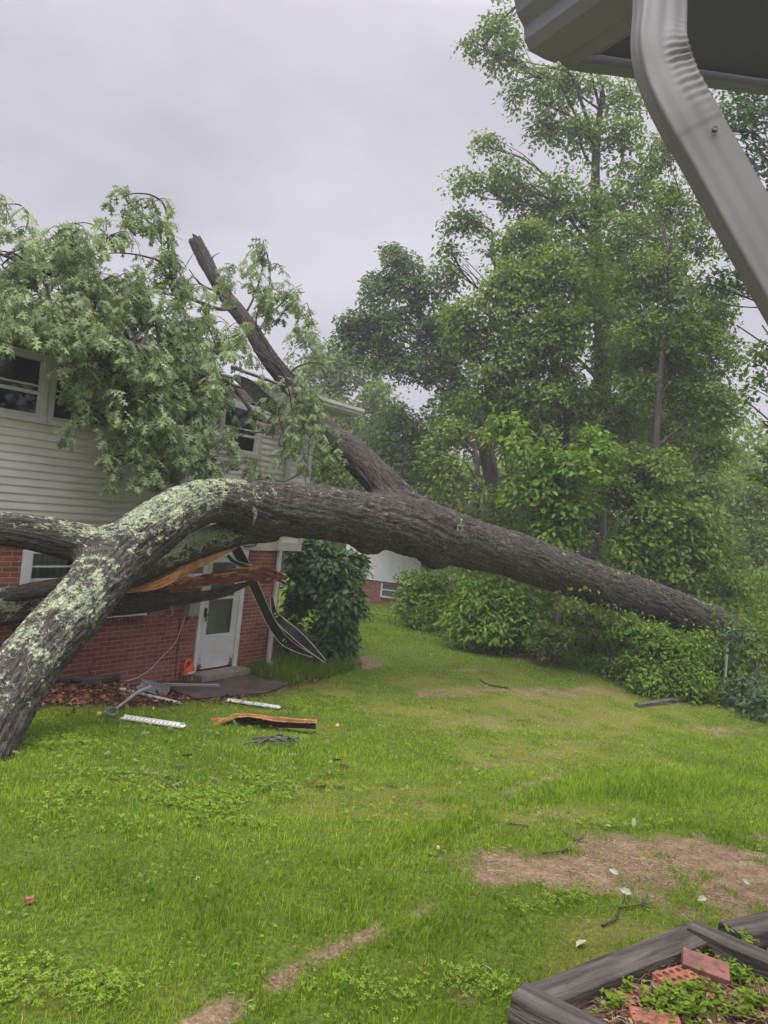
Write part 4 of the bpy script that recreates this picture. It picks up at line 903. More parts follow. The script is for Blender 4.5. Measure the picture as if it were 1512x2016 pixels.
make_tree('walnut', 'dark open-crowned tree at the right edge seen past the downspout', 'tree',
    [(1700, 1400, 15, 40), (1690, 900, 15, 34), (1660, 500, 15, 26), (1620, 250, 15, 16)],
    [(1470, 240, 70, 45, 15), (1440, 200, 50, 30, 15.2), (1500, 320, 50, 45, 15), (1480, 470, 60, 50, 15.3), (1470, 560, 60, 50, 15.3), (1500, 640, 50, 45, 15), (1420, 400, 40, 40, 15.5), (1510, 420, 40, 40, 15), (1400, 250, 25, 30, 15.4), (1530, 200, 40, 50, 15), (1450, 640, 45, 30, 15.5), (1400, 560, 45, 40, 16)],
    'blue', .13, 5.0, 8, GW, spray=.32, gap=.44, limb_r=.03)
make_tree('ash_tree', 'near dark branch ends hanging in from the right edge above the pale trees', 'tree',
    [(1760, 1420, 12, 30), (1740, 1000, 12, 26), (1690, 760, 12, 16)],
    [(1500, 700, 35, 28, 12), (1495, 760, 45, 26, 12), (1500, 830, 40, 26, 12), (1500, 890, 34, 24, 12), (1495, 935, 22, 20, 12), (1470, 790, 24, 20, 12)],
    'dark', .12, 8, 9, GW, spray=.26, gap=.40, limb_r=.02)
for i, (nm, lb, tk, lo, k, lf, per) in enumerate([
    ('far_tree', 'pale hazy tree far off at the right edge above the vines', [(1490, 1190, 27, 14), (1480, 1000, 27, 10)], [(1500, 960, 50, 50, 27), (1450, 1010, 50, 45, 27), (1500, 1060, 60, 50, 26), (1440, 1100, 50, 40, 26), (1490, 1150, 50, 40, 25), (1470, 940, 30, 40, 34)], 'yellow', .16, 6),
    ('far_tree', 'pale tree showing beyond the white eave corner', [(690, 1180, 42, 12), (680, 900, 42, 10), (670, 780, 42, 6)], [(650, 700, 50, 35, 42), (620, 730, 45, 35, 42), (700, 740, 60, 40, 42), (660, 790, 70, 45, 42), (740, 800, 60, 50, 41), (690, 860, 70, 50, 41), (600, 660, 25, 22, 42)], 'yellow', .24, 4),
    ('far_tree', 'dark bushy tree behind the upper stem of the fallen oak', [(840, 1190, 28, 22), (835, 950, 28, 18), (820, 850, 28, 12)], [(800, 830, 60, 45, 28), (850, 860, 60, 50, 28), (780, 900, 60, 50, 28), (850, 940, 70, 50, 27.5), (740, 880, 50, 50, 29), (800, 980, 80, 45, 28), (880, 1010, 60, 45, 27)], 'dark', .17, 8),
    ('far_tree', 'low tree leafing out just past the siding corner', [(660, 1190, 24, 12), (655, 1000, 24, 9)], [(650, 900, 45, 40, 24), (690, 930, 50, 40, 24), (640, 960, 45, 35, 24), (720, 970, 50, 30, 24.5), (610, 920, 30, 40, 24)], 'yellow', .14, 7),
    ('far_tree', 'shadowy tree closing the gap between the beech and the thick trunk', [(1040, 1190, 30, 30), (1040, 950, 30, 24)], [(1000, 850, 110, 70, 30), (1130, 860, 110, 70, 30), (1030, 980, 120, 70, 30), (1160, 1000, 110, 80, 30), (920, 1060, 110, 60, 30), (1080, 1120, 130, 60, 29), (1230, 1130, 110, 60, 29), (900, 830, 70, 60, 31)], 'mid', .17, 9),
    ('far_tree', 'shadowy tree behind the slender trunk at the right of the wood', [(1330, 1190, 30, 30), (1330, 900, 30, 24), (1320, 700, 30, 14)], [(1240, 660, 90, 70, 30), (1340, 640, 80, 70, 30), (1250, 800, 110, 70, 30), (1370, 790, 80, 80, 30), (1300, 930, 120, 80, 30), (1390, 950, 70, 80, 30), (1350, 1060, 110, 70, 30), (1440, 1080, 70, 70, 31), (1200, 560, 90, 60, 30)], 'mid', .17, 9)]):
    make_tree(nm, lb, 'tree', tk, lo, k, lf, per, 40 + i, 'trees deep in the wood', spray=.45)
# shrubs
GS = 'shrubs along the lawn edge'
make_tree('magnolia_bush', 'dense glossy dark green bush at the brick corner of the house', 'shrub',
    [(632, 1290, 14.6, 9), (634, 1230, 14.6, 8), (636, 1160, 14.6, 6)],
    [(600, 1085, 40, 26, 14.8), (650, 1100, 45, 32, 14.6), (620, 1135, 50, 36, 14.3), (680, 1140, 42, 36, 14.6), (600, 1180, 30, 34, 14.6), (650, 1180, 55, 36, 14.2), (700, 1190, 30, 30, 14.6), (640, 1225, 48, 30, 14.3), (685, 1232, 34, 30, 14.5), (660, 1262, 30, 20, 14.3), (580, 1240, 26, 26, 14.9), (700, 1110, 22, 22, 14.8)],
    'gloss', .15, 34, 60, tpl=LEAF6, spray=.2, droop=.9, gap=.36, limb_r=.015)
make_tree('lawn_shrub', 'rounded mid-green shrub beside the far white house', 'shrub', [(850, 1232, 20.5, 7), (850, 1160, 20.5, 5)],
    [(820, 1150, 42, 34, 20.5), (870, 1145, 45, 32, 20.3), (840, 1190, 55, 36, 20.2), (890, 1200, 45, 36, 19.8), (800, 1190, 26, 26, 20.8)], 'bright', .11, 17, 61, GS, tpl=LEAF4, spray=.28, gap=.40, limb_r=.015)
make_tree('lawn_shrub', 'light green feathery shrub under the middle of the fallen trunk', 'shrub', [(970, 1262, 17.4, 7), (970, 1180, 17.4, 5)],
    [(950, 1165, 52, 28, 17.4), (1010, 1180, 45, 32, 17.2), (950, 1210, 55, 34, 17.1), (1015, 1225, 42, 30, 17), (905, 1225, 30, 24, 17.4), (975, 1245, 50, 18, 16.9)], 'bright', .13, 18, 62, GS, tpl=LEAF6, spray=.28, droop=.6, gap=.40, limb_r=.015)
make_tree('lawn_shrub', 'small yellowish shrub in front of the red-brown shed wall', 'shrub', [(1080, 1285, 16.4, 5), (1082, 1245, 16.4, 4)],
    [(1065, 1240, 24, 20, 16.4), (1100, 1250, 32, 20, 16.3), (1080, 1268, 42, 16, 16.2), (1125, 1262, 20, 16, 16.2)], 'yellow', .09, 26, 63, GS, spray=.2, gap=.42, limb_r=.01)
make_tree('lawn_shrub', 'leafy shrub drooping in front of the shed between trunk and lawn', 'shrub', [(1200, 1300, 15.6, 6), (1200, 1240, 15.6, 5)],
    [(1150, 1200, 40, 24, 16.6), (1190, 1225, 34, 26, 16), (1215, 1250, 32, 30, 15.6), (1130, 1215, 26, 20, 16.8), (1230, 1290, 40, 26, 15.4), (1160, 1290, 40, 14, 15.9)], 'yellow', .10, 18, 64, GS, spray=.24, droop=.6, gap=.43, limb_r=.012)
make_tree('vine_tangle', 'thick tangle of vines hanging from the trunk end down to the grass', 'vine', [(1300, 1368, 14.6, 6), (1300, 1300, 14.6, 5)],
    [(1240, 1225, 34, 20, 15), (1290, 1245, 45, 28, 14.8), (1330, 1270, 50, 36, 14.6), (1270, 1290, 45, 34, 14.8), (1340, 1320, 55, 36, 14.3), (1290, 1335, 50, 30, 14.4), (1390, 1270, 40, 32, 14.7), (1380, 1335, 40, 28, 14.3), (1250, 1330, 26, 22, 14.8), (1210, 1235, 26, 14, 15.3)],
    'bright', .085, 34, 65, tpl=LEAF6, spray=.22, droop=.9, gap=.38, limb_r=.012)
make_tree('vine_shrub', 'grey-green shrub behind the fence post at the right edge', 'shrub', [(1490, 1380, 13.9, 6), (1490, 1300, 13.9, 5)],
    [(1470, 1250, 36, 26, 14.2), (1505, 1270, 40, 34, 13.9), (1470, 1300, 36, 34, 14.0), (1510, 1330, 44, 36, 13.6), (1460, 1350, 30, 26, 13.9), (1500, 1375, 44, 16, 13.3), (1440, 1250, 18, 14, 14.4)],
    'blue', .11, 24, 66, tpl=LEAF6, spray=.24, droop=.6, gap=.40, limb_r=.012)
# ivy running along the fallen trunk
rng = np.random.default_rng(77); IP, IT, IN_, IS, IO = [], [], [], [], []
Pm, Rm, _ = SOL['main']
for k in range(3800):
    i = int(rng.integers(0, 26 * 5)); a = rng.uniform(0, 1)
    if a < .62: D = norm(-norm(Pm[i] - CAM) * .75 + np.array([0, 0, -.9 + .5 * rng.normal() * .5]))
    else: D = norm(-norm(Pm[i] - CAM) * (.5 + .5 * rng.random()) + np.array([0, 0, rng.uniform(-.2, 1.0)]))
    if a >= .62 and fbm(np.array([i * .09]), np.array([D[2] * 3.]), 2)[0] < .52: continue
    if a < .62 and i > 26 * 4.2 and rng.random() < .6: continue
    IP.append(Pm[i] + D * (Rm[i] * 1.13 + .04 + .07 * rng.random()) + [0, 0, -.25 * rng.random() ** 2 if a < .62 else 0]); IN_.append(D + rng.normal(0, .35, 3)); IT.append(np.array([rng.normal(), rng.normal(), -.8])); IS.append(rng.uniform(.06, .13)); IO.append(.62 + .2 * rng.normal())
iv = leaves_obj('ivy', LEAF6, np.array(IP), np.array(IT), np.array(IN_), np.array(IS), np.array(IO) + .15, LM['yellow'])
tag(iv, 'light green ivy climbing along the root end of the fallen trunk', 'ivy')
# low weeds along the lawn edge
rng = np.random.default_rng(78); P_, T__, N_, S_, O_ = [], [], [], [], []
edge = [(640, 1215, 12), (760, 1212, 12), (850, 1240, 14), (960, 1268, 14), (1060, 1285, 18), (1150, 1305, 24), (1220, 1330, 24), (1300, 1368, 20), (1400, 1372, 20), (1512, 1385, 26)]
for (a0_, b0_, h0), (a1_, b1_, h1) in zip(edge, edge[1:]):
    for k in range(420):
        t = rng.random(); p = ground(a0_ + (a1_ - a0_) * t, b0_ + (b1_ - b0_) * t - rng.normal() * 7); hh = abs(rng.normal()) * .13
        for q in range(3):
            P_.append(p + [rng.normal() * .08, rng.normal() * .15, hh + .03 * q]); T__.append([rng.normal(), rng.normal(), -.2]); N_.append([rng.normal() * .4, rng.normal() * .4, 1]); S_.append(rng.uniform(.05, .11)); O_.append(.5 + .22 * rng.normal())
ww = leaves_obj('edge_weeds', LEAF6, np.array(P_), np.array(T__, float), np.array(N_, float), np.array(S_), np.array(O_), LM['bright'])
tag(ww, 'low leafy weeds along the far edge of the lawn', 'weeds', kind='stuff')
# tall grass and dead leaves at the brick corner
n = 5200; rng = np.random.default_rng(79); s = rng.uniform(.95, 3.1, n); o = rng.uniform(.02, 1.15, n); xy = P0[:2] + s[:, None] * WD[:2] + o[:, None] * WN[:2]
kp = fbm(s * 3, o * 3, 3) > .38; xy = xy[kp]; n = len(xy); z = gz(xy[:, 0], xy[:, 1]); h = rng.uniform(.08, .28, n)
P = np.column_stack([xy, z]); a = rng.uniform(0, 6.28, n); t = np.column_stack([np.cos(a), np.sin(a), a * 0]); nn_ = norm(np.column_stack([rng.normal(0, .25, n), rng.normal(0, .25, n), np.ones(n)])); sd_ = norm(np.cross(nn_, t)); kk = BLADE[0][None] * np.column_stack([h * .8, np.full(n, .010), h])[:, None]
V = P[:, None] + kk[..., 0:1] * t[:, None] + kk[..., 1:2] * sd_[:, None] + kk[..., 2:3] * nn_[:, None]; b = (np.arange(n) * 5)[:, None]
tg = mesh_np('tall_grass', V.reshape(-1, 3), [b + np.array([[0, 1, 2, 3]]), b + np.array([[3, 2, 4]])], bpy.data.materials['grass_mat'], attrs={'tone': ('FLOAT', 'POINT', np.repeat(np.clip(.30 + .2 * rng.normal(size=n), 0, 1), 5))})
tag(tg, 'long uncut dark grass under the brick corner beside the door step', 'grass', kind='stuff')

# far wood and undergrowth
def leaf_mass(name, label, cat, n, fn, size, m, seed, tpl=LEAF4):
    rng = np.random.default_rng(seed); c = fn(rng, n // 14); k = np.repeat(np.arange(len(c)), 14); p = c[k] + rng.normal(0, 1, (len(k), 3)) * [size * 2.2, size * 2.2, size * .8]
    up = norm(rng.normal(0, .4, (len(c), 3)) + [0, 0, 1])[k] + rng.normal(0, .35, (len(k), 3)); t_ = rng.normal(0, 1, (len(k), 3)) - [0, 0, .4]
    tone = (.5 + .16 * rng.normal(size=len(c)))[k] + .12 * rng.normal(size=len(k))
    o = leaves_obj(name, tpl, p, t_, up, size * rng.uniform(.6, 1.3, len(k)), tone, m); tag(o, label, cat, kind='stuff'); return o
def f_far(rng, n):
    x = rng.uniform(-12, 44, n); y = rng.uniform(40, 50, n); top = 5.5 + 6 * fbm(x * .22 + 3, y * .1, 3) + np.clip((x - 4) * .25, 0, 3); z = -1 + top * rng.random(n) ** .8
    return np.column_stack([x, y, z])
leaf_mass('far_woods', 'hazy mass of woodland closing the view beyond the trees', 'woods', 60000, f_far, .42, LM['mid'], 301)
def f_und(rng, n):
    t = rng.random(n); px = 900 + 640 * t; d = rng.uniform(17.6, 24, n) - 1.5 * t; out = []
    for a, b in zip(px, d):
        p = at(a, 1200, b); g0 = float(gz(p[0], p[1])); out.append([p[0], p[1], g0 + (1.0 + 2.2 * fbm(np.array([p[0] * .5]), np.array([p[1] * .3]), 2)[0]) * rng.random() ** .7])
    return np.array(out)
leaf_mass('undergrowth', 'leafy undergrowth crowding the ground beneath the woodland trees', 'undergrowth', 42000, f_und, .12, LM['mid'], 302)
# ------------------------------------------------------------------ far white house
fh = empty('white_house', tuple(at(745, 1205, 31)), math.radians(-9)); tag(fh, 'distant white sided house showing under the fallen trunk', 'house')
b0 = np.array(fh.location)
def mloc(px, py, d=31): return at(px, py, d)
zb = at(745, 1143, 31)[2] - b0[2]; zg = -1.2
fb = MB(); fb.quad((-1.6, 0, zg), (5, 0, zg), (5, 0, zb), (-1.6, 0, zb)); fb.quad((-1.6, 6, zg), (-1.6, 0, zg), (-1.6, 0, zb), (-1.6, 6, zb)); fb.build('brick_wall', brickm, fh)
fs = MB(); z = zb
while z < zb + 2.7:
    fs.quad((-1.6, -.06, z), (5, -.06, z), (5, -.02, z + .1), (-1.6, -.02, z + .1)); fs.quad((-1.6, -.02, z), (5, -.02, z), (5, -.06, z), (-1.6, -.06, z)); z += .1
fs.quad((-1.6, 6, zb), (-1.6, 0, zb), (-1.6, 0, zb + 2.7), (-1.6, 6, zb + 2.7))
fs.build('siding', noisy('white_siding_mat', (.60, .61, .62), (.70, .71, .72), 2, .5, .03), fh)
rf = MB(); rf.add([(-2, -.4, zb + 2.7), (5.4, -.4, zb + 2.7), (5.4, 3, zb + 4), (-2, 3, zb + 4), (-2, 6.4, zb + 2.7), (5.4, 6.4, zb + 2.7)], [(0, 1, 2, 3), (3, 2, 5, 4), (0, 3, 4), (1, 5, 2), (0, 4, 5, 1)]); rf.build('roof', shing, fh)
cb_ = MB(); cb_.box((-1.66, -.08, zb), (-1.5, -.061, zb + 2.7)); cb_.build('corner_board', white, fh)
x0 = (at(750, 1160, 31) - b0)[0]; z0w = at(760, 1173, 31)[2] - b0[2]; z1w = at(760, 1149, 31)[2] - b0[2]
wf = MB(); wf.box((x0, -.08, z0w - .07), (x0 + .85, -.001, z0w)); wf.box((x0, -.07, z0w), (x0 + .07, -.001, z1w)); wf.box((x0 + .78, -.07, z0w), (x0 + .85, -.001, z1w)); wf.box((x0 + .07, -.05, (z0w + z1w) / 2 - .02), (x0 + .78, -.001, (z0w + z1w) / 2 + .03)); w_ = wf.build('window', white, fh)
pp = MB(); pp.quad((x0 + .07, -.02, z0w), (x0 + .78, -.02, z0w), (x0 + .78, -.02, z1w), (x0 + .07, -.02, z1w)); pp.build('pane', mat('far_pane_mat', (.10, .12, .12), .1), w_)

# ------------------------------------------------------------------ shed in the wood
sc_ = at(1235, 1290, 19); sg = float(gz(sc_[0], sc_[1]))
shed = empty('garden_shed', (float(sc_[0]), float(sc_[1]), sg), math.radians(-14)); tag(shed, 'red-brown wooden shed with dark shingle roof hidden among the trees', 'shed')
hz_ = at(1235, 1185, 19)[2] - sg
b_ = MB(); b_.box((-1.5, 0, -.2), (1.3, 2.4, hz_)); 
for s in np.arange(-1.48, 1.28, .14): b_.box((s, -.02, -.1), (s + .125, 0, hz_ - .01))
b_.build('wall', noisy('red_board_mat', (.075, .028, .016), (.16, .06, .035), 7, .8, .4, stretch=(3, 3, .4)), shed)
r_ = MB(); r_.add([(-1.8, -.3, hz_ - .03), (1.62, -.3, hz_ - .03), (1.62, 1.2, hz_ + .62), (-1.8, 1.2, hz_ + .62), (-1.8, 2.7, hz_ - .03), (1.62, 2.7, hz_ - .03), (-1.8, -.3, hz_ + .03), (1.62, -.3, hz_ + .03), (1.62, 1.2, hz_ + .68), (-1.8, 1.2, hz_ + .68), (-1.8, 2.7, hz_ + .03), (1.62, 2.7, hz_ + .03)],
    [(6, 7, 8, 9), (9, 8, 11, 10), (0, 1, 7, 6), (1, 2, 8, 7), (2, 5, 11, 8), (0, 6, 9, 3), (3, 9, 10, 4), (0, 3, 2, 1), (3, 4, 5, 2)])
r_.build('roof', noisy('blue_shingle_mat', (.05, .055, .065), (.12, .13, .15), 12, .8, .6), shed)
# ------------------------------------------------------------------ fence post, edging timber
gp = ground(1426, 1362); fp = empty('fence_post', tuple(gp)); tag(fp, 'grey galvanised fence post standing in the vines below the trunk end', 'fence post')
galv = noisy('galvanised_mat', (.30, .31, .31), (.45, .46, .46), 10, .45, .1, metal=.4)
T_ = Tubes(); top = at(1434, 1240, np.linalg.norm(gp - CAM) * .985 if False else float((gp - CAM) @ fw)); T_.add([gp - [0, 0, .3], gp, top], .028, 12); T_.build('pole', galv, fp)
T_ = Tubes(); T_.add([top, top + [0, 0, .02], top + [0, 0, .05], top + [0, 0, .06]], np.array([.035, .036, .024, .002]), 12); T_.build('cap', galv, fp)
woodt = noisy('weathered_timber_mat', (.028, .023, .019), (.165, .14, .115), 4, .85, 1.0, .02, stretch=(.7, 6, 6), detail=12, lo=.33, hi=.68)
def timber(name, a, b, wdt, ht, label, cat, group=None, m=woodt, bev=.012, drop=0):
    """squared log; a,b are world points along the top centre line"""
    a = np.array(a, float); b = np.array(b, float); L_ = np.linalg.norm(b - a); o = empty('x'); bpy.data.objects.remove(o)
    n = max(2, int(L_ / .05)); V = []; rg = np.random.default_rng(int(L_ * 1000)); 
    pr = []; k = 5
    for i in range(k + 1): pr.append((-.5 + i / k, 0))
    for i in range(1, k + 1): pr.append((.5, -i / k))
    for i in range(1, k + 1): pr.append((.5 - i / k, -1))
    for i in range(1, k): pr.append((-.5, -1 + i / k))
    pr = np.array(pr) * [wdt, ht]; K = len(pr)
    cut = .985
    for i in range(n + 1):
        x = L_ * i / n; jit = np.stack([fbm(np.full(K, x * 2.) + 7, pr[:, 0] * 30 + pr[:, 1] * 17, 3) - .5] * 2, -1) * .012
        c_ = pr + jit; c_[[0, k, 2 * k, 3 * k]] *= [.96, 1]; c_[[0, k], 1] -= .007
        V += [(x, p[0], p[1]) for p in c_]
    V = np.array(V); i = np.arange(n)[:, None] * K; j = np.arange(K)[None]
    Fq = np.stack([i + j, i + K + j, i + K + (j + 1) % K, i + (j + 1) % K], -1).reshape(-1, 4)
    caps = [np.array([list(range(K))]), np.array([list(range(n * K, (n + 1) * K))[::-1]])]
    ob = mesh_np(name, V, [Fq] + caps, m, None, smooth=False)
    d = b - a; ob.location = tuple(a); ob.rotation_euler = (0, -math.asin(d[2] / L_), math.atan2(d[1], d[0])); tag(ob, label, cat, group); return ob
e0 = ground(1255, 1385, .07); e1 = ground(1372, 1368, .07); timber('edging_timber', e0, e1, .12, .16, 'old dark edging timber half buried in grass below the vines', 'timber')

# ------------------------------------------------------------------ raised bed at the lower right
BZ = 1.415
def onz(px, py, z):
    q = ray(px, py); return CAM + q * ((z - CZ) / q[2])
A0, A1 = onz(1082, 1946, BZ), onz(1375, 1832, BZ); B0, B1 = onz(1027, 1946, BZ + .012), onz(1345, 2107, BZ + .012); C0, C1 = onz(1362, 1815, BZ + .02), onz(1600, 1920, BZ + .02)
GT = 'timbers of the raised bed'
timber('bed_timber', A0 - norm(A1 - A0) * .05, A1, .135, .17, 'cracked black timber along the far-left side of the brick-filled bed, its top face showing', 'timber', GT)
timber('bed_timber', B0 - norm(B1 - B0) * .01, B1, .135, .19, 'black timber at the nearest corner of the bed with its square end facing out', 'timber', GT)
timber('bed_timber', C0, C1, .12, .16, 'weathered timber running off to the right behind the bed bricks', 'timber', GT)
timber('bed_timber', onz(1440, 1826, BZ - .03), onz(1640, 1780, BZ - .03), .14, .15, 'separate dark timber lying on bare ground beyond the bed at the right edge', 'timber', GT)
# soil in the bed
c_ = [A0, A1, C1, onz(1900, 2150, BZ), B1]; zc = BZ - .10
pl = np.array([[p[0], p[1], zc] for p in c_]); soil = mesh_np('bed_soil', np.vstack([pl, pl.mean(0)[None]]), [np.array([[i, (i + 1) % 5, 5] for i in range(5)])], noisy('bed_soil_mat', (.05, .035, .022), (.22, .15, .10), 30, .95, .8, .02, detail=8)); tag(soil, kind='structure')
bkm = noisy('loose_brick_mat', (.15, .075, .045), (.42, .155, .085), 22, .9, .9, .006, lo=.36, hi=.56); bkr = noisy('pink_brick_mat', (.15, .08, .06), (.30, .125, .10), 16, .88, .7, .005, lo=.36, hi=.56); bkd = noisy('dirty_brick_mat', (.13, .07, .05), (.30, .15, .10), 9, .9, .5, .004)
holem = mat('brick_hole_mat', (.02, .012, .01), .95)
def brick(px, py, ang, dz, holes, m, label, tilt=(0, 0), end=False):
    p = onz(px, py, BZ + dz); L_, W_, H_ = .193, .092, .057; b = MB()
    if holes:  # cored brick: real through holes cut into the top face
        nx_, ny_ = 5, 2; dx = L_ / nx_; dy = W_ / ny_; sg_ = 10
        for i in range(nx_):
            for j in range(ny_):
                cx = -L_ / 2 + dx * (i + .5); cy = -W_ / 2 + dy * (j + .5); rr = .0125
                sq, ci, cb2 = [], [], []
                for k in range(12):
                    a = 2 * math.pi * k / 12; ca, sa = math.cos(a), math.sin(a); mxx = max(abs(ca) / (dx / 2), abs(sa) / (dy / 2)); sq.append((cx + ca / mxx, cy + sa / mxx, H_ / 2)); ci.append((cx + ca * rr, cy + sa * rr, H_ / 2)); cb2.append((cx + ca * rr, cy + sa * rr, -H_ / 2 + .004))
                b.add(sq + ci + cb2, [(k, (k + 1) % 12, 12 + (k + 1) % 12, 12 + k) for k in range(12)] + [(12 + k, 12 + (k + 1) % 12, 24 + (k + 1) % 12, 24 + k) for k in range(12)])
                for (qx, qy) in ((-1, -1), (1, -1), (1, 1), (-1, 1)): pass
                # corner fillers
                cs = [(cx + dx / 2, cy + dy / 2), (cx - dx / 2, cy + dy / 2), (cx - dx / 2, cy - dy / 2), (cx + dx / 2, cy - dy / 2)]
                for (qx, qy), k in zip(cs, (None,) * 4):
                    near = sorted(sq, key=lambda t: (t[0] - qx) ** 2 + (t[1] - qy) ** 2)[:2]
                    b.add([near[0], near[1], (qx, qy, H_ / 2)], [(0, 1, 2)])
        x, y, z = L_ / 2, W_ / 2, H_ / 2
        b.add([(-x, -y, -z), (x, -y, -z), (x, y, -z), (-x, y, -z), (-x, -y, z), (x, -y, z), (x, y, z), (-x, y, z)], [(0, 3, 2, 1), (0, 1, 5, 4), (1, 2, 6, 5), (2, 3, 7, 6), (3, 0, 4, 7)])
        o = b.build('loose_brick', m)
    else:
        b.box((-L_ / 2, -W_ / 2, -H_ / 2), (L_ / 2, W_ / 2, H_ / 2)); o = b.build('loose_brick', m, None, .004)
    o.scale = (.92, .92, .92); o.location = tuple(p - [0, 0, .008]); o.rotation_euler = (tilt[0], tilt[1], math.radians(ang)); tag(o, label, 'brick', 'loose bricks in the raised bed')
brick(1330, 1928, 28, -.045, True, bkm, 'orange cored brick lying beside the upright-tilted smooth pinkish brick')
brick(1388, 1902, -18, -.02, False, bkr, 'smooth pinkish brick tilted against the cored brick near the far timber', (.35, .1))
brick(1240, 1968, 30, -.07, True, bkm, 'orange cored brick nearest the front corner of the bed')
brick(1395, 1955, 30, -.075, True, bkm, 'orange brick half under weeds in the middle of the bed')
brick(1452, 1975, -20, -.075, True, bkd, 'dull brown cored brick crossing weeds right of the middle of the bed')
brick(1478, 1900, 35, -.06, True, bkd, 'brown cored brick beside the right timber of the bed')
brick(1430, 1880, -15, -.075, False, bkd, 'dirty brick partly buried between the weeds and the far corner')
brick(1290, 2012, -8, -.06, False, bkm, 'bright smooth brick at the bottom edge of the picture')
brick(1490, 1940, 60, -.075, False, bkd, 'dirty brick on its side at the right edge of the bed')
brick(1500, 2000, 10, -.075, False, bkr, 'pinkish brick at the lower right corner among dry stems')
brick(1330, 1955, 20, -.085, False, bkd, 'dark brick sunk in soil between the two orange cored bricks')
brick(1180, 1992, 40, -.085, False, bkd, 'half-buried brick close to the inside of the front timber')
# weeds in the bed and against it
rng = np.random.default_rng(90); P_, T__, N_, S_, O_ = [], [], [], [], []
for (px, py, hw, hh, cnt) in [(1360, 1895, 34, 16, 90), (1440, 1865, 30, 18, 90), (1410, 1925, 40, 14, 110), (1350, 1975, 60, 22, 260), (1300, 1985, 45, 20, 170), (1450, 1930, 50, 25, 170), (1480, 1985, 50, 25, 170), (1230, 1955, 18, 8, 40), (1200, 1990, 25, 14, 60), (1060, 2005, 30, 12, 70), (1270, 1925, 14, 8, 24), (1380, 2005, 70, 14, 200), (1010, 1990, 25, 30, 70)]:
    for k in range(cnt // 4):
        a_, b_ = px + hw * rng.normal() * .55, py + hh * rng.normal() * .6; z = BZ - .07 if px > 1090 else BZ - .14; p = onz(a_, b_, z); hh_ = rng.uniform(.01, .07)
        for q in range(5):
            a = rng.uniform(0, 6.28); P_.append(p + [0, 0, hh_ * rng.uniform(.6, 1)]); T__.append([math.cos(a), math.sin(a), rng.uniform(-.1, .6)]); N_.append([rng.normal() * .3, rng.normal() * .3, 1]); S_.append(rng.uniform(.016, .036)); O_.append(.5 + .2 * rng.normal())
for k in range(14):
    a = k * .9; p = onz(1388, 1868, BZ - .05); P_.append(p); T__.append([math.cos(a), math.sin(a), .9]); N_.append([-math.cos(a), -math.sin(a), 1]); S_.append(rng.uniform(.05, .085)); O_.append(.6)
wd_ = leaves_obj('bed_weeds', LEAF6, np.array(P_), np.array(T__, float), np.array(N_, float), np.array(S_), np.array(O_), bpy.data.materials['weed_leaf_mat'])
tag(wd_, 'small green weeds growing between the loose bricks of the bed', 'weeds', kind='stuff')
rng = np.random.default_rng(93); n = 1500; pp_ = np.array([onz(a, b, BZ - .065) for a, b in zip(rng.uniform(1120, 1540, n), rng.uniform(1868, 2030, n))]); pp_ = pp_[[(((q - A0) @ np.cross(norm(A1 - A0), [0, 0, 1])) > .06) for q in pp_]]; n = len(pp_); pp_[:, 2] += rng.uniform(-.03, .03, n)
bl_ = leaves_obj('leaf_litter', LEAF6, pp_, np.column_stack([rng.normal(size=(n, 2)), rng.normal(0, .4, n)]), np.column_stack([rng.normal(0, .5, (n, 2)), np.ones(n)]), rng.uniform(.012, .045, n), rng.random(n), leaf_mat('litter_mat', (.06, .035, .02), (.20, .12, .07), (.42, .29, .17), .8, 0, .2))
tag(bl_, 'brown dead leaf litter lying over the bricks and soil of the bed', 'leaf litter', kind='stuff')
T_ = Tubes()
for k in range(170):
    p = onz(rng.uniform(1180, 1520), rng.uniform(1900, 2020), BZ - .06); a = rng.uniform(0, 6.28); l_ = rng.uniform(.03, .12); T_.add([p, p + [math.cos(a) * l_ * .5, math.sin(a) * l_ * .5, .03 * rng.random()], p + [math.cos(a) * l_, math.sin(a) * l_, .02 * rng.random()]], .0014, 3)
st_ = T_.build('dry_stems', mat('dry_stem_mat', (.42, .33, .20), .8)); tag(st_, 'dry straw-coloured stems strewn over the bed', 'dry grass', kind='stuff')
# straw on the bare ground
rng = np.random.default_rng(91); n = 26000; y = rng.uniform(2.4, 9.5, n); x = (-.55 + 1.1 * rng.random(n)) * (y + .3); d = cover(x, y)[0]; kp = rng.random(n) < d * .8; x, y = x[kp], y[kp]; n = len(x); a = rng.uniform(0, 6.28, n); l_ = rng.uniform(.012, .045, n)
p = np.column_stack([x, y, gz(x, y) + .004]); ev = np.column_stack([np.cos(a), np.sin(a), rng.uniform(-.02, .15, n)]); sv = np.column_stack([-np.sin(a), np.cos(a), a * 0]) * .0010; uz = np.array([0, 0, .0018])
V = np.stack([p - sv, p + sv, p + ev * l_[:, None] + sv, p + ev * l_[:, None] - sv, p + uz, p + ev * l_[:, None] + uz], 1).reshape(-1, 3); b = (np.arange(n) * 6)[:, None]
sw = mesh_np('straw', V, [b + np.array([[0, 3, 5, 4]]), b + np.array([[1, 4, 5, 2]])], noisy('straw_mat', (.16, .11, .06), (.48, .38, .24), 3, .85, 0, lo=.4, hi=.6)); tag(sw, 'dry grass clippings scattered over the bare dirt patches', 'dry grass', kind='stuff')
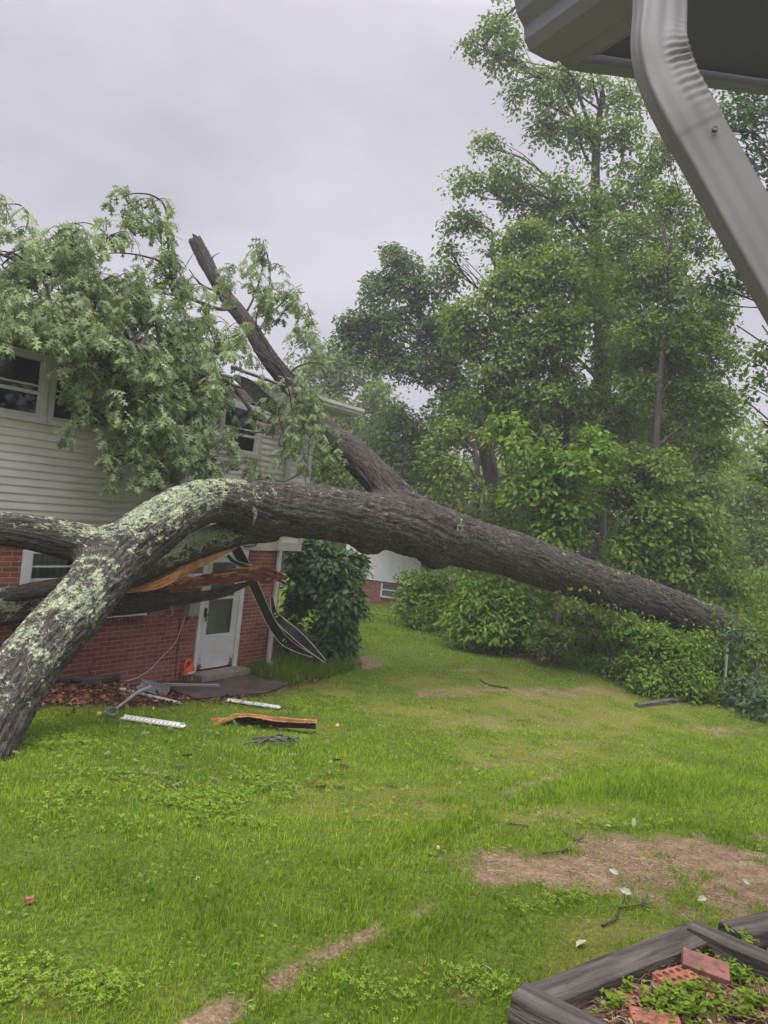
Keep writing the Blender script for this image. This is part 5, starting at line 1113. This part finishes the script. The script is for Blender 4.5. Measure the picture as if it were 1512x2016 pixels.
# mulch chips by the wall
rng = np.random.default_rng(92); n = 13000; s = rng.uniform(-5.5, 3.2, n); o = rng.uniform(.03, 2.5, n); xy = P0[:2] + s[:, None] * WD[:2] + o[:, None] * WN[:2]; mu = cover(xy[:, 0], xy[:, 1])[4]; kp = (rng.random(n) < mu) & ~((s > -.8) & (s < 1.7) & (o < 1.1)); xy = xy[kp]; n = len(xy)
ch = leaves_obj('mulch', LEAF4, np.column_stack([xy, gz(xy[:, 0], xy[:, 1]) + .02 + .03 * rng.random(n)]), np.column_stack([rng.normal(size=(n, 2)), rng.normal(0, .4, n)]), np.column_stack([rng.normal(0, .5, (n, 2)), np.ones(n)]), rng.uniform(.03, .09, n), rng.random(n), leaf_mat('mulch_mat', (.025, .012, .008), (.10, .04, .022), (.28, .13, .07), .7, 0, .3))
tag(ch, 'reddish brown bark mulch and dead leaves against the brick wall', 'mulch', kind='stuff')
# ------------------------------------------------------------------ things on the grass
def gp_(px, py, dz=0): return ground(px, py, dz)
perf = noisy('perforated_vinyl_mat', (.52, .52, .51), (.70, .70, .69), 20, .45, .1)
def trim_piece(pts, wid, label, name='vinyl_strip', m=perf, slots=True):
    a, b = gp_(*pts[0], .03), gp_(*pts[1], .03); d = b - a; L_ = np.linalg.norm(d); o = empty(name, tuple(a)); o.rotation_euler = (0, -math.asin(d[2] / L_), math.atan2(d[1], d[0])); tag(o, label, 'trim strip', 'broken white trim on the ground')
    p = MB(); p.box((0, -wid / 2, 0), (L_, wid / 2, .006)); p.box((0, wid / 2 - .008, .006), (L_ - .02, wid / 2, .022)); p.box((.01, -wid / 2, .006), (L_, -wid / 2 + .006, .016)); p.build('strip', m, o, .001)
    if slots:
        q = MB()
        for x in np.arange(.05, L_ - .05, .045): q.box((x, -wid * .28, .0062), (x + .018, wid * .28, .0078))
        q.build('slots', mat('slot_mat', (.22, .22, .22), .7), o)
    return o
trim_piece([(240, 1413), (363, 1431)], .10, 'white perforated strip lying on the grass in front of the snow shovel')
trim_piece([(446, 1379), (551, 1394)], .07, 'narrow white strip on the grass above the orange broken log')
trim_piece([(322, 1349), (434, 1351)], .09, 'white slotted strip lying on the patio behind the shovel blade')
trim_piece([(236, 1357), (357, 1386)], .035, 'thin grey-white stick under the snow shovel blade', slots=False)
# snow shovel
gm_ = noisy('shovel_plastic_mat', (.10, .10, .105), (.19, .19, .20), 6, .5, .2); hm_ = noisy('shovel_shaft_mat', (.25, .25, .25), (.36, .36, .36), 8, .4, .1)
c0, c1, c2, c3 = gp_(283, 1337, .17), gp_(337, 1350, .13), gp_(321, 1371, .05), gp_(266, 1356, .07)
shv = empty('snow_shovel', tuple(gp_(300, 1358))); tag(shv, 'grey plastic snow shovel lying on the mulch with its handle toward the lawn', 'snow shovel')
nu, nv = 12, 8; V = []
nrm0 = norm(np.cross(c1 - c0, c3 - c0)); nrm0 = nrm0 if nrm0[2] > 0 else -nrm0
for lay in (0, -.008):
    for i in range(nv + 1):
        for j in range(nu + 1):
            u_, v_ = j / nu, i / nv; p = (c0 * (1 - u_) + c1 * u_) * (1 - v_) + (c3 * (1 - u_) + c2 * u_) * v_
            V.append(p - nrm0 * (.05 * math.sin(math.pi * v_) * 1.0 - .02 * abs(math.cos(u_ * math.pi * 6)) * (.3)) + nrm0 * lay + nrm0 * (.03 if j in (0, nu) else 0))
m1 = (nu + 1) * (nv + 1); i = np.arange(nv)[:, None] * (nu + 1); j = np.arange(nu)[None]; q = np.stack([i + j, i + j + 1, i + nu + 2 + j, i + nu + 1 + j], -1).reshape(-1, 4)
ring = [k for k in range(nu + 1)] + [(nu + 1) * k + nu for k in range(1, nv + 1)] + [(nu + 1) * nv + k for k in range(nu - 1, -1, -1)] + [(nu + 1) * k for k in range(nv - 1, 0, -1)]
rq = np.array([[ring[k], ring[(k + 1) % len(ring)], ring[(k + 1) % len(ring)] + m1, ring[k] + m1] for k in range(len(ring))])
mesh_np('blade', np.array(V), [q, q[:, ::-1] + m1, rq], gm_, shv, smooth=False)
T_ = Tubes(); T_.add([gp_(296, 1352, .13), gp_(272, 1362, .10), gp_(248, 1380, .07)], .021, 10); T_.add([gp_(248, 1380, .07), gp_(227, 1396, .06)], .016, 10); T_.build('shaft', hm_, shv)
T_ = Tubes(); T_.add(catmull([gp_(229, 1394, .06), gp_(213, 1396, .06), gp_(206, 1402, .05), gp_(222, 1408, .05), gp_(231, 1402, .055), gp_(229, 1394, .06)], 5), .013, 8); T_.build('grip', gm_, shv)
# orange jug
jp = gp_(367, 1343); jug = empty('orange_jug', tuple(jp), HZ + .2); jug.scale = (1.2, 1.2, 1.15); tag(jug, 'bright orange plastic jug with grey lower side standing left of the door step', 'jug')
om = noisy('orange_plastic_mat', (.62, .10, .02), (.78, .15, .035), 6, .4, .1); T_ = Tubes()
bd = MB(); n8 = 14
def ringp(z, rx, ry, ox=0): return [(ox + rx * math.copysign(abs(math.cos(2 * math.pi * k / n8)) ** .7, math.cos(2 * math.pi * k / n8)), ry * math.copysign(abs(math.sin(2 * math.pi * k / n8)) ** .7, math.sin(2 * math.pi * k / n8)), z) for k in range(n8)]
lv = [ringp(0, .085, .06), ringp(.02, .095, .07), ringp(.17, .095, .07), ringp(.21, .075, .06, .015), ringp(.235, .04, .045, .03)]
vs = [p for l_ in lv for p in l_]; fs_ = [(i * n8 + k, i * n8 + (k + 1) % n8, (i + 1) * n8 + (k + 1) % n8, (i + 1) * n8 + k) for i in range(4) for k in range(n8)] + [tuple(range(n8))[::-1], tuple(range(4 * n8, 5 * n8))]
bd.add(vs, fs_); bd.build('body', om, jug, smooth=True)
V, Fq = tube_arrays(catmull([(-.07, 0, .17), (-.075, 0, .25), (-.03, 0, .305), (.035, 0, .30), (.055, 0, .23)], 6), np.full(25, .020), 8); mesh_np('handle', V, Fq, om, jug, smooth=True, local=True)
sd2 = MB(); sd2.box((-.10, -.078, .01), (-.01, .0, .12)); sd2.build('side_panel', noisy('dark_grey_plastic', (.05, .06, .055), (.09, .10, .09), 8, .5, .1), jug, .008)
lb2 = MB(); lb2.box((-.08, -.081, .135), (.06, -.06, .158)); lb2.build('label_band', white, jug, .003)
# dark sheet of old bark by the wall
T_ = Tubes()
T_.add(catmull([gp_(100, 1337, .08), gp_(150, 1338, .07), gp_(190, 1340, .08), gp_(232, 1334, .11)], 8), np.concatenate([np.linspace(.035, .07, 15), np.linspace(.07, .06, 10)]), 10); T_.add(catmull([gp_(150, 1352, .05), gp_(180, 1345, .06), gp_(215, 1352, .04)], 6), .03, 7); T_.add(catmull([gp_(178, 1330, .1), gp_(176, 1318, .2), gp_(182, 1306, .25), gp_(190, 1300, .28)], 5), .010, 5)
lg = T_.build('rotten_log', noisy('rotten_mat', (.015, .012, .010), (.05, .038, .03), 9, .7, .8, .02, stretch=(1, 1, 3))); tag(lg, 'dark rotten log lying along the foot of the brick wall', 'log')
rng = np.random.default_rng(95); n = 260; xy = np.array([ground(a, b)[:2] for a, b in zip(rng.normal(480, 190, n), rng.uniform(1345, 1560, n))]); q_ = xy - P0[:2]; xy = xy[(q_ @ WN[:2]) > .1]; n = len(xy)
lt_ = leaves_obj('storm_litter', OAK, np.column_stack([xy, gz(xy[:, 0], xy[:, 1]) + .035]), np.column_stack([rng.normal(size=(n, 2)), rng.normal(0, .25, n)]), np.column_stack([rng.normal(0, .5, (n, 2)), np.ones(n)]), rng.uniform(.03, .10, n), rng.random(n), leaf_mat('storm_litter_mat', (.05, .035, .02), (.10, .12, .04), (.18, .17, .08), .8, 0, .1))
tag(lt_, 'torn oak leaves and bark scraps scattered on the grass before the house', 'leaf litter', kind='stuff')
# split orange log on the lawn
sl = empty('broken_log', tuple(gp_(520, 1430))); tag(sl, 'splintered orange piece of broken branch lying on the grass', 'log')
def dep(px, py): return float((ground(px, py) - CAM) @ fw)
dd_ = dep(520, 1438)
slab('bark', [(440, 1425, 1430, dd_), (480, 1410, 1430, dd_ + .1), (530, 1412, 1432, dd_ + .12), (590, 1418, 1434, dd_ + .08), (622, 1416, 1436, dd_ + .03)], bark, sl, depth=1.2, seed=31)
slab('wood', [(416, 1427, 1434, dd_ - .05), (440, 1416, 1426, dd_ - .03), (465, 1404, 1414, dd_), (500, 1403, 1413, dd_), (540, 1410, 1420, dd_), (585, 1414, 1423, dd_), (624, 1414, 1424, dd_)], wood_o, sl, depth=2.2, jag=.15, seed=33)
slab('wood', [(415, 1412, 1417, dd_), (440, 1413, 1419, dd_), (462, 1408, 1414, dd_ + .02)], wood_o, sl, depth=1.2, jag=.1, seed=35)
slab('wood', [(414, 1427, 1431, dd_ - .1), (425, 1422, 1429, dd_ - .08), (450, 1411, 1418, dd_ - .03)], wood_o, sl, depth=1.2, jag=.1, seed=37)
def chip(px, py, s, m, label, name='wood_chip', cat='wood chip', grp=None):
    p = gp_(px, py, .015); b = MB(); rg = np.random.default_rng(int(px * 7 + py)); k = 7; pr = [(s * (.6 + .5 * rg.random()) * math.cos(6.283 * i / k), s * .6 * (.5 + .6 * rg.random()) * math.sin(6.283 * i / k)) for i in range(k)]
    z1 = [.012 + .4 * s * rg.random() for _ in pr]
    b.add([(x, y, 0) for x, y in pr] + [(x * .8, y * .8, z) for (x, y), z in zip(pr, z1)] + [(0, 0, .02)], [tuple(range(k))[::-1]] + [(i, (i + 1) % k, k + (i + 1) % k, k + i) for i in range(k)] + [(k + i, k + (i + 1) % k, 2 * k) for i in range(k)])
    o = b.build(name, m); o.location = tuple(p); o.rotation_euler = (0, 0, rg.random() * 6); tag(o, label, cat, grp)
chipm = noisy('chip_mat', (.50, .30, .13), (.68, .46, .25), 9, .7, .2); palem = noisy('pale_leaf_mat', (.24, .29, .16), (.38, .42, .28), 30, .6, .1)
chip(664, 1429, .045, chipm, 'small pale wood chip just right of the broken orange log'); chip(196, 1407, .06, chipm, 'triangular wood chip at the mulch edge left of the shovel grip'); chip(302, 1396, .035, chipm, 'narrow wood chip at the grass edge right of the shovel grip'); chip(738, 1352, .03, palem, 'pale scrap on the grass far right of the patio')
chip(57, 1775, .028, noisy('dark_chip_mat', (.06, .03, .02), (.5, .22, .1), 20, .8, .2), 'dark chip with orange edge in the long grass at the left'); chip(862, 1671, .016, chipm, 'tiny orange chip in the grass left of the dirt patch'); chip(165, 1383, .09, noisy('bark_piece_mat', (.20, .07, .03), (.32, .13, .06), 9, .8, .3), 'reddish bark piece lying on the mulch')
def fallen_leaf(px, py, s, label):
    p = gp_(px, py, .03); rg = np.random.default_rng(int(px + py)); n3 = 1
    V, Fs, k = instance(LEAF6, p + rg.normal(0, .006, (n3, 3)), np.column_stack([rg.normal(size=(n3, 2)), rg.uniform(-.1, .5, n3)]), np.column_stack([rg.normal(0, .9, (n3, 2)), np.ones(n3)]), s * rg.uniform(.65, .8, n3))
    o = mesh_np('fallen_leaf', V - p, Fs, palem); o.location = tuple(p); tag(o, label, 'leaf', 'pale fallen leaves on the lawn')
for px, py, s, lb in [(1152, 1848, .10, 'pale fallen leaf upright in the grass left of the bed timber'), (972, 1916, .09, 'pale fallen leaf in the low weeds near the bottom of the lawn'), (1243, 1763, .11, 'pale oak leaf on the dirt beside the forked twig'), (1248, 1626, .10, 'pale leaf on the edge between bright grass and bare dirt'), (1392, 1768, .09, 'pale leaf on bare dirt beyond the right timber'), (1478, 1741, .08, 'pale leaf on the dirt near the right edge'), (1190, 1622, .07, 'small pale leaf at the left end of the bare patch'), (700, 1255, .12, 'pale leaf on the grass below the dark bush'), (850, 1291, .11, 'pale leaf on the far grass under the trunk bulge'), (1216, 1719, .08, 'tan leaf on the bare patch above the forked twig')]: fallen_leaf(px, py, s, lb)
def twig(segs, r_, label):
    T_ = Tubes()
    for s in segs: T_.add(catmull([gp_(a, b, .015) for a, b in s], 4), r_, 5)
    o = T_.build('fallen_twig', twm); tag(o, label, 'twig', 'twigs on the lawn')
twig([[(1218, 1788), (1245, 1783), (1280, 1778)], [(1222, 1788), (1230, 1760)], [(1262, 1780), (1275, 1762)], [(1262, 1780), (1278, 1788)]], .004, 'forked dark twig lying where dirt meets grass above the bed')
twig([[(1185, 1822), (1200, 1815), (1216, 1808)], [(1214, 1806), (1217, 1790)]], .006, 'short thick twig in the grass just above the bed timber')
twig([[(1108, 1636), (1122, 1645), (1138, 1655), (1145, 1660)], [(1130, 1654), (1148, 1650)]], .005, 'thin branching twig on the pale dirt'); twig([[(1070, 1680), (1095, 1676), (1125, 1673)], [(1100, 1676), (1118, 1670)]], .005, 'thin twig on the dirt left of the bare patch')
twig([[(945, 1338), (958, 1346), (972, 1350), (1000, 1354)]], .02, 'dark stick on the far grass behind the moss'); twig([[(1000, 1620), (1040, 1626)]], .006, 'straight dark twig beside the bright grass tongue')
mt = MB(); 
nsm = blob(540, 1457, 55, 9); rngm = np.random.default_rng(4); pts_ = []
tp = Tubes()
for k in range(16):
    a = rngm.uniform(0, 6.28); q = gp_(540 + 50 * rngm.uniform(-1, 1), 1457 + 7 * rngm.uniform(-1, 1), .02); tp.add(catmull([q, q + [.1 * math.cos(a), .1 * math.sin(a), .02], q + [.22 * math.cos(a), .18 * math.sin(a), -.01]], 4), .012, 5)
o = tp.build('bark_litter', noisy('bark_litter_mat', (.03, .032, .028), (.09, .09, .08), 20, .8, .4)); tag(o, 'dark shredded bark lying flat on the grass in front of the broken orange log', 'bark litter', kind='stuff')

# ------------------------------------------------------------------ own eave, gutter and downspout, top right
g = norm(np.array([-.51, .86, 0])); k3 = np.array([.86, .51, .30])
E0 = at(1092, 124, 2.0); up_ = np.array([0, 0, 1.]); out_ = -norm(np.array([.86, .51, 0]))
alum = noisy('gutter_paint_mat', (.15, .152, .18), (.19, .192, .22), 3, .5, .05)
pf = MB(); pf.box((-4, -5, .9), (7, 2.15, 1.345)); pf_ = pf.build('porch_floor', conc); tag(pf_, kind='structure')
eave = empty('porch_roof', tuple(E0)); tag(eave, 'grey eave with dark underside jutting in at the top right corner', 'roof')
Lg = 2.6
gt = MB(); prof = [(0, 0), (.0, .02), (.03, .012), (.075, .012), (.092, .03), (.100, .055), (.128, .075), (.132, .118), (.120, .118), (.02, .118), (0.0, .118)]
prof = [(0.0, .0), (.03, -.004), (.07, -.004), (.085, .012), (.090, .035), (.112, .055), (.125, .085), (.125, .105), (.0, .105)]; prof = [(a * 1.3, b * 1.3) for a, b in prof]
gt.prism([out_ * a + up_ * b for a, b in prof], E0, E0 - g * Lg); gt.build('gutter', alum, eave, world=True)
fs2 = MB(); fs2.prism([up_ * .015, up_ * .115, up_ * .115 - out_ * .02, -out_ * .05 + up_ * .03, -out_ * .05 + up_ * .0], E0 + g * .0 , E0 - g * Lg); fs2.build('fascia', alum, eave, world=True)
k3n = norm(k3); rb = MB(); dn = -norm(np.cross(g, k3n)) if np.cross(g, k3n)[2] > 0 else norm(np.cross(g, k3n))
S0 = E0 - out_ * .05
rb.prism([np.zeros(3), -dn * .10, -g * .022 - dn * .10, -g * .05, -g * .05 + dn * .0], S0, S0 + k3n * 2.4); rb.build('rake_board', alum, eave, world=True)
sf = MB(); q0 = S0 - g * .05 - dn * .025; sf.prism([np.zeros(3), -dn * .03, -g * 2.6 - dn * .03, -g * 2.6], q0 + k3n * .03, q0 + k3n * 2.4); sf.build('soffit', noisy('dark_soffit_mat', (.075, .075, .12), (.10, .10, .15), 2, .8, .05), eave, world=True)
bt = MB(); bt.prism([np.zeros(3), -dn * .02, k3n * .06 - dn * .02, k3n * .06], q0 + dn * .004 + k3n * .0, q0 - g * 2.5 + dn * .004); bt.build('trim', alum, eave, world=True)
# downspout: rectangular corrugated section swept along its bend
cl = np.array([at(1299, -160, 1.46), at(1299, -60, 1.39), at(1298, 20, 1.34), at(1297, 90, 1.30), at(1313, 153, 1.28), at(1350, 228, 1.255), at(1410, 333, 1.235), at(1496, 486, 1.20), at(1562, 600, 1.18), at(1642, 740, 1.16)])
P = catmull(cl, 22); T, A, B = frames(P)
view = norm(P - CAM); side = norm(np.cross(T, view)); dep_ = norm(np.cross(side, T)); th = math.radians(24)
s2 = side * math.cos(th) + dep_ * math.sin(th); d2 = -side * math.sin(th) + dep_ * math.cos(th)
wv, dv = .082, .058; sec = []
def rr_(nn=14):
    o = []; 
    for (ax, ay, bx, by, nrib) in ((-1, -1, 1, -1, 3), (1, -1, 1, 1, 2), (1, 1, -1, 1, 3), (-1, 1, -1, -1, 2)):
        for i in range(nn):
            t = i / nn; rib = -.0022 * (0.5 - .5 * math.cos(2 * math.pi * nrib * t)); x = ax + (bx - ax) * t; y = ay + (by - ay) * t; nxx, nyy = (0, ay) if ay == by else (ax, 0)
            f = max(abs(x), abs(y)); rd = (abs(x) ** 8 + abs(y) ** 8) ** (1 / 8.); o.append((x / rd * wv / 2 + nxx * rib, y / rd * dv / 2 + nyy * rib, x, y))
    return o
sec = rr_(); K = len(sec); V = []
sl_ = np.concatenate([[0], np.cumsum(np.linalg.norm(np.diff(P, axis=0), axis=1))]); sbend = np.interp(4.3, np.arange(len(cl)), sl_[::22][:len(cl)])
for i in range(len(P)):
    wgt = math.exp(-((sl_[i] - sbend + .03) / .085) ** 2); cr_ = math.sin(sl_[i] * 2 * math.pi / .0165 + 1.5 * float(fbm(sl_[i] * 30, 2., 2))) * (.35 + 1.3 * float(fbm(sl_[i] * 55., 7., 2)))
    for x, y, ux, uy in sec:
        inn = min(1, max(0, (ux + .15) * 1.4)); c_ = wgt * inn * .0034 * cr_; sleeve = 1.035 if sl_[i] < sbend + .10 else 1.0
        V.append(P[i] + s2[i] * (x * sleeve + c_) + d2[i] * (y * sleeve + c_ * (1 if uy < -.5 else 0)))
V = np.array(V); i = np.arange(len(P) - 1)[:, None] * K; j = np.arange(K)[None]; Fq = np.stack([i + j, i + (j + 1) % K, i + K + (j + 1) % K, i + K + j], -1).reshape(-1, 4)
dsp = empty('gutter_downspout', tuple(P[-1])); tag(dsp, 'large pale grey downspout with crimped elbow crossing the top right corner', 'downspout')
dsm = noisy('downspout_paint_mat', (.135, .135, .13), (.19, .19, .182), 3, .6, .04, stretch=(1, 1, .4))
mesh_np('pipe', V, [Fq], dsm, dsp, smooth=True)
sc2 = Tubes(); i0 = int(np.argmin(np.abs(sl_ - sbend - .12))); pz = P[i0] + s2[i0] * .014 - d2[i0] * .031; sc2.add([pz, pz - d2[i0] * .004], np.array([.005, .004]), 8); sc2.build('screw', mat('screw_mat', (.08, .07, .06), .5), dsp)
HAZE = True
if HAZE:
    hz = MB(); hz.box((-420, -420, -3), (420, 420, 21)); hm = bpy.data.materials.new('haze_mat'); hm.use_nodes = True; t = hm.node_tree; t.nodes.clear(); o = t.nodes.new('ShaderNodeOutputMaterial'); pv = t.nodes.new('ShaderNodeVolumePrincipled')
    pv.inputs['Color'].default_value = (.93, .94, .97, 1); pv.inputs['Density'].default_value = .0028; pv.inputs['Anisotropy'].default_value = .2; t.links.new(pv.outputs[0], o.inputs['Volume']); ho = hz.build('haze', hm); tag(ho, kind='stuff')
print('MESH VERTS', sum(len(o.data.vertices) for o in bpy.data.objects if o.type == 'MESH'))
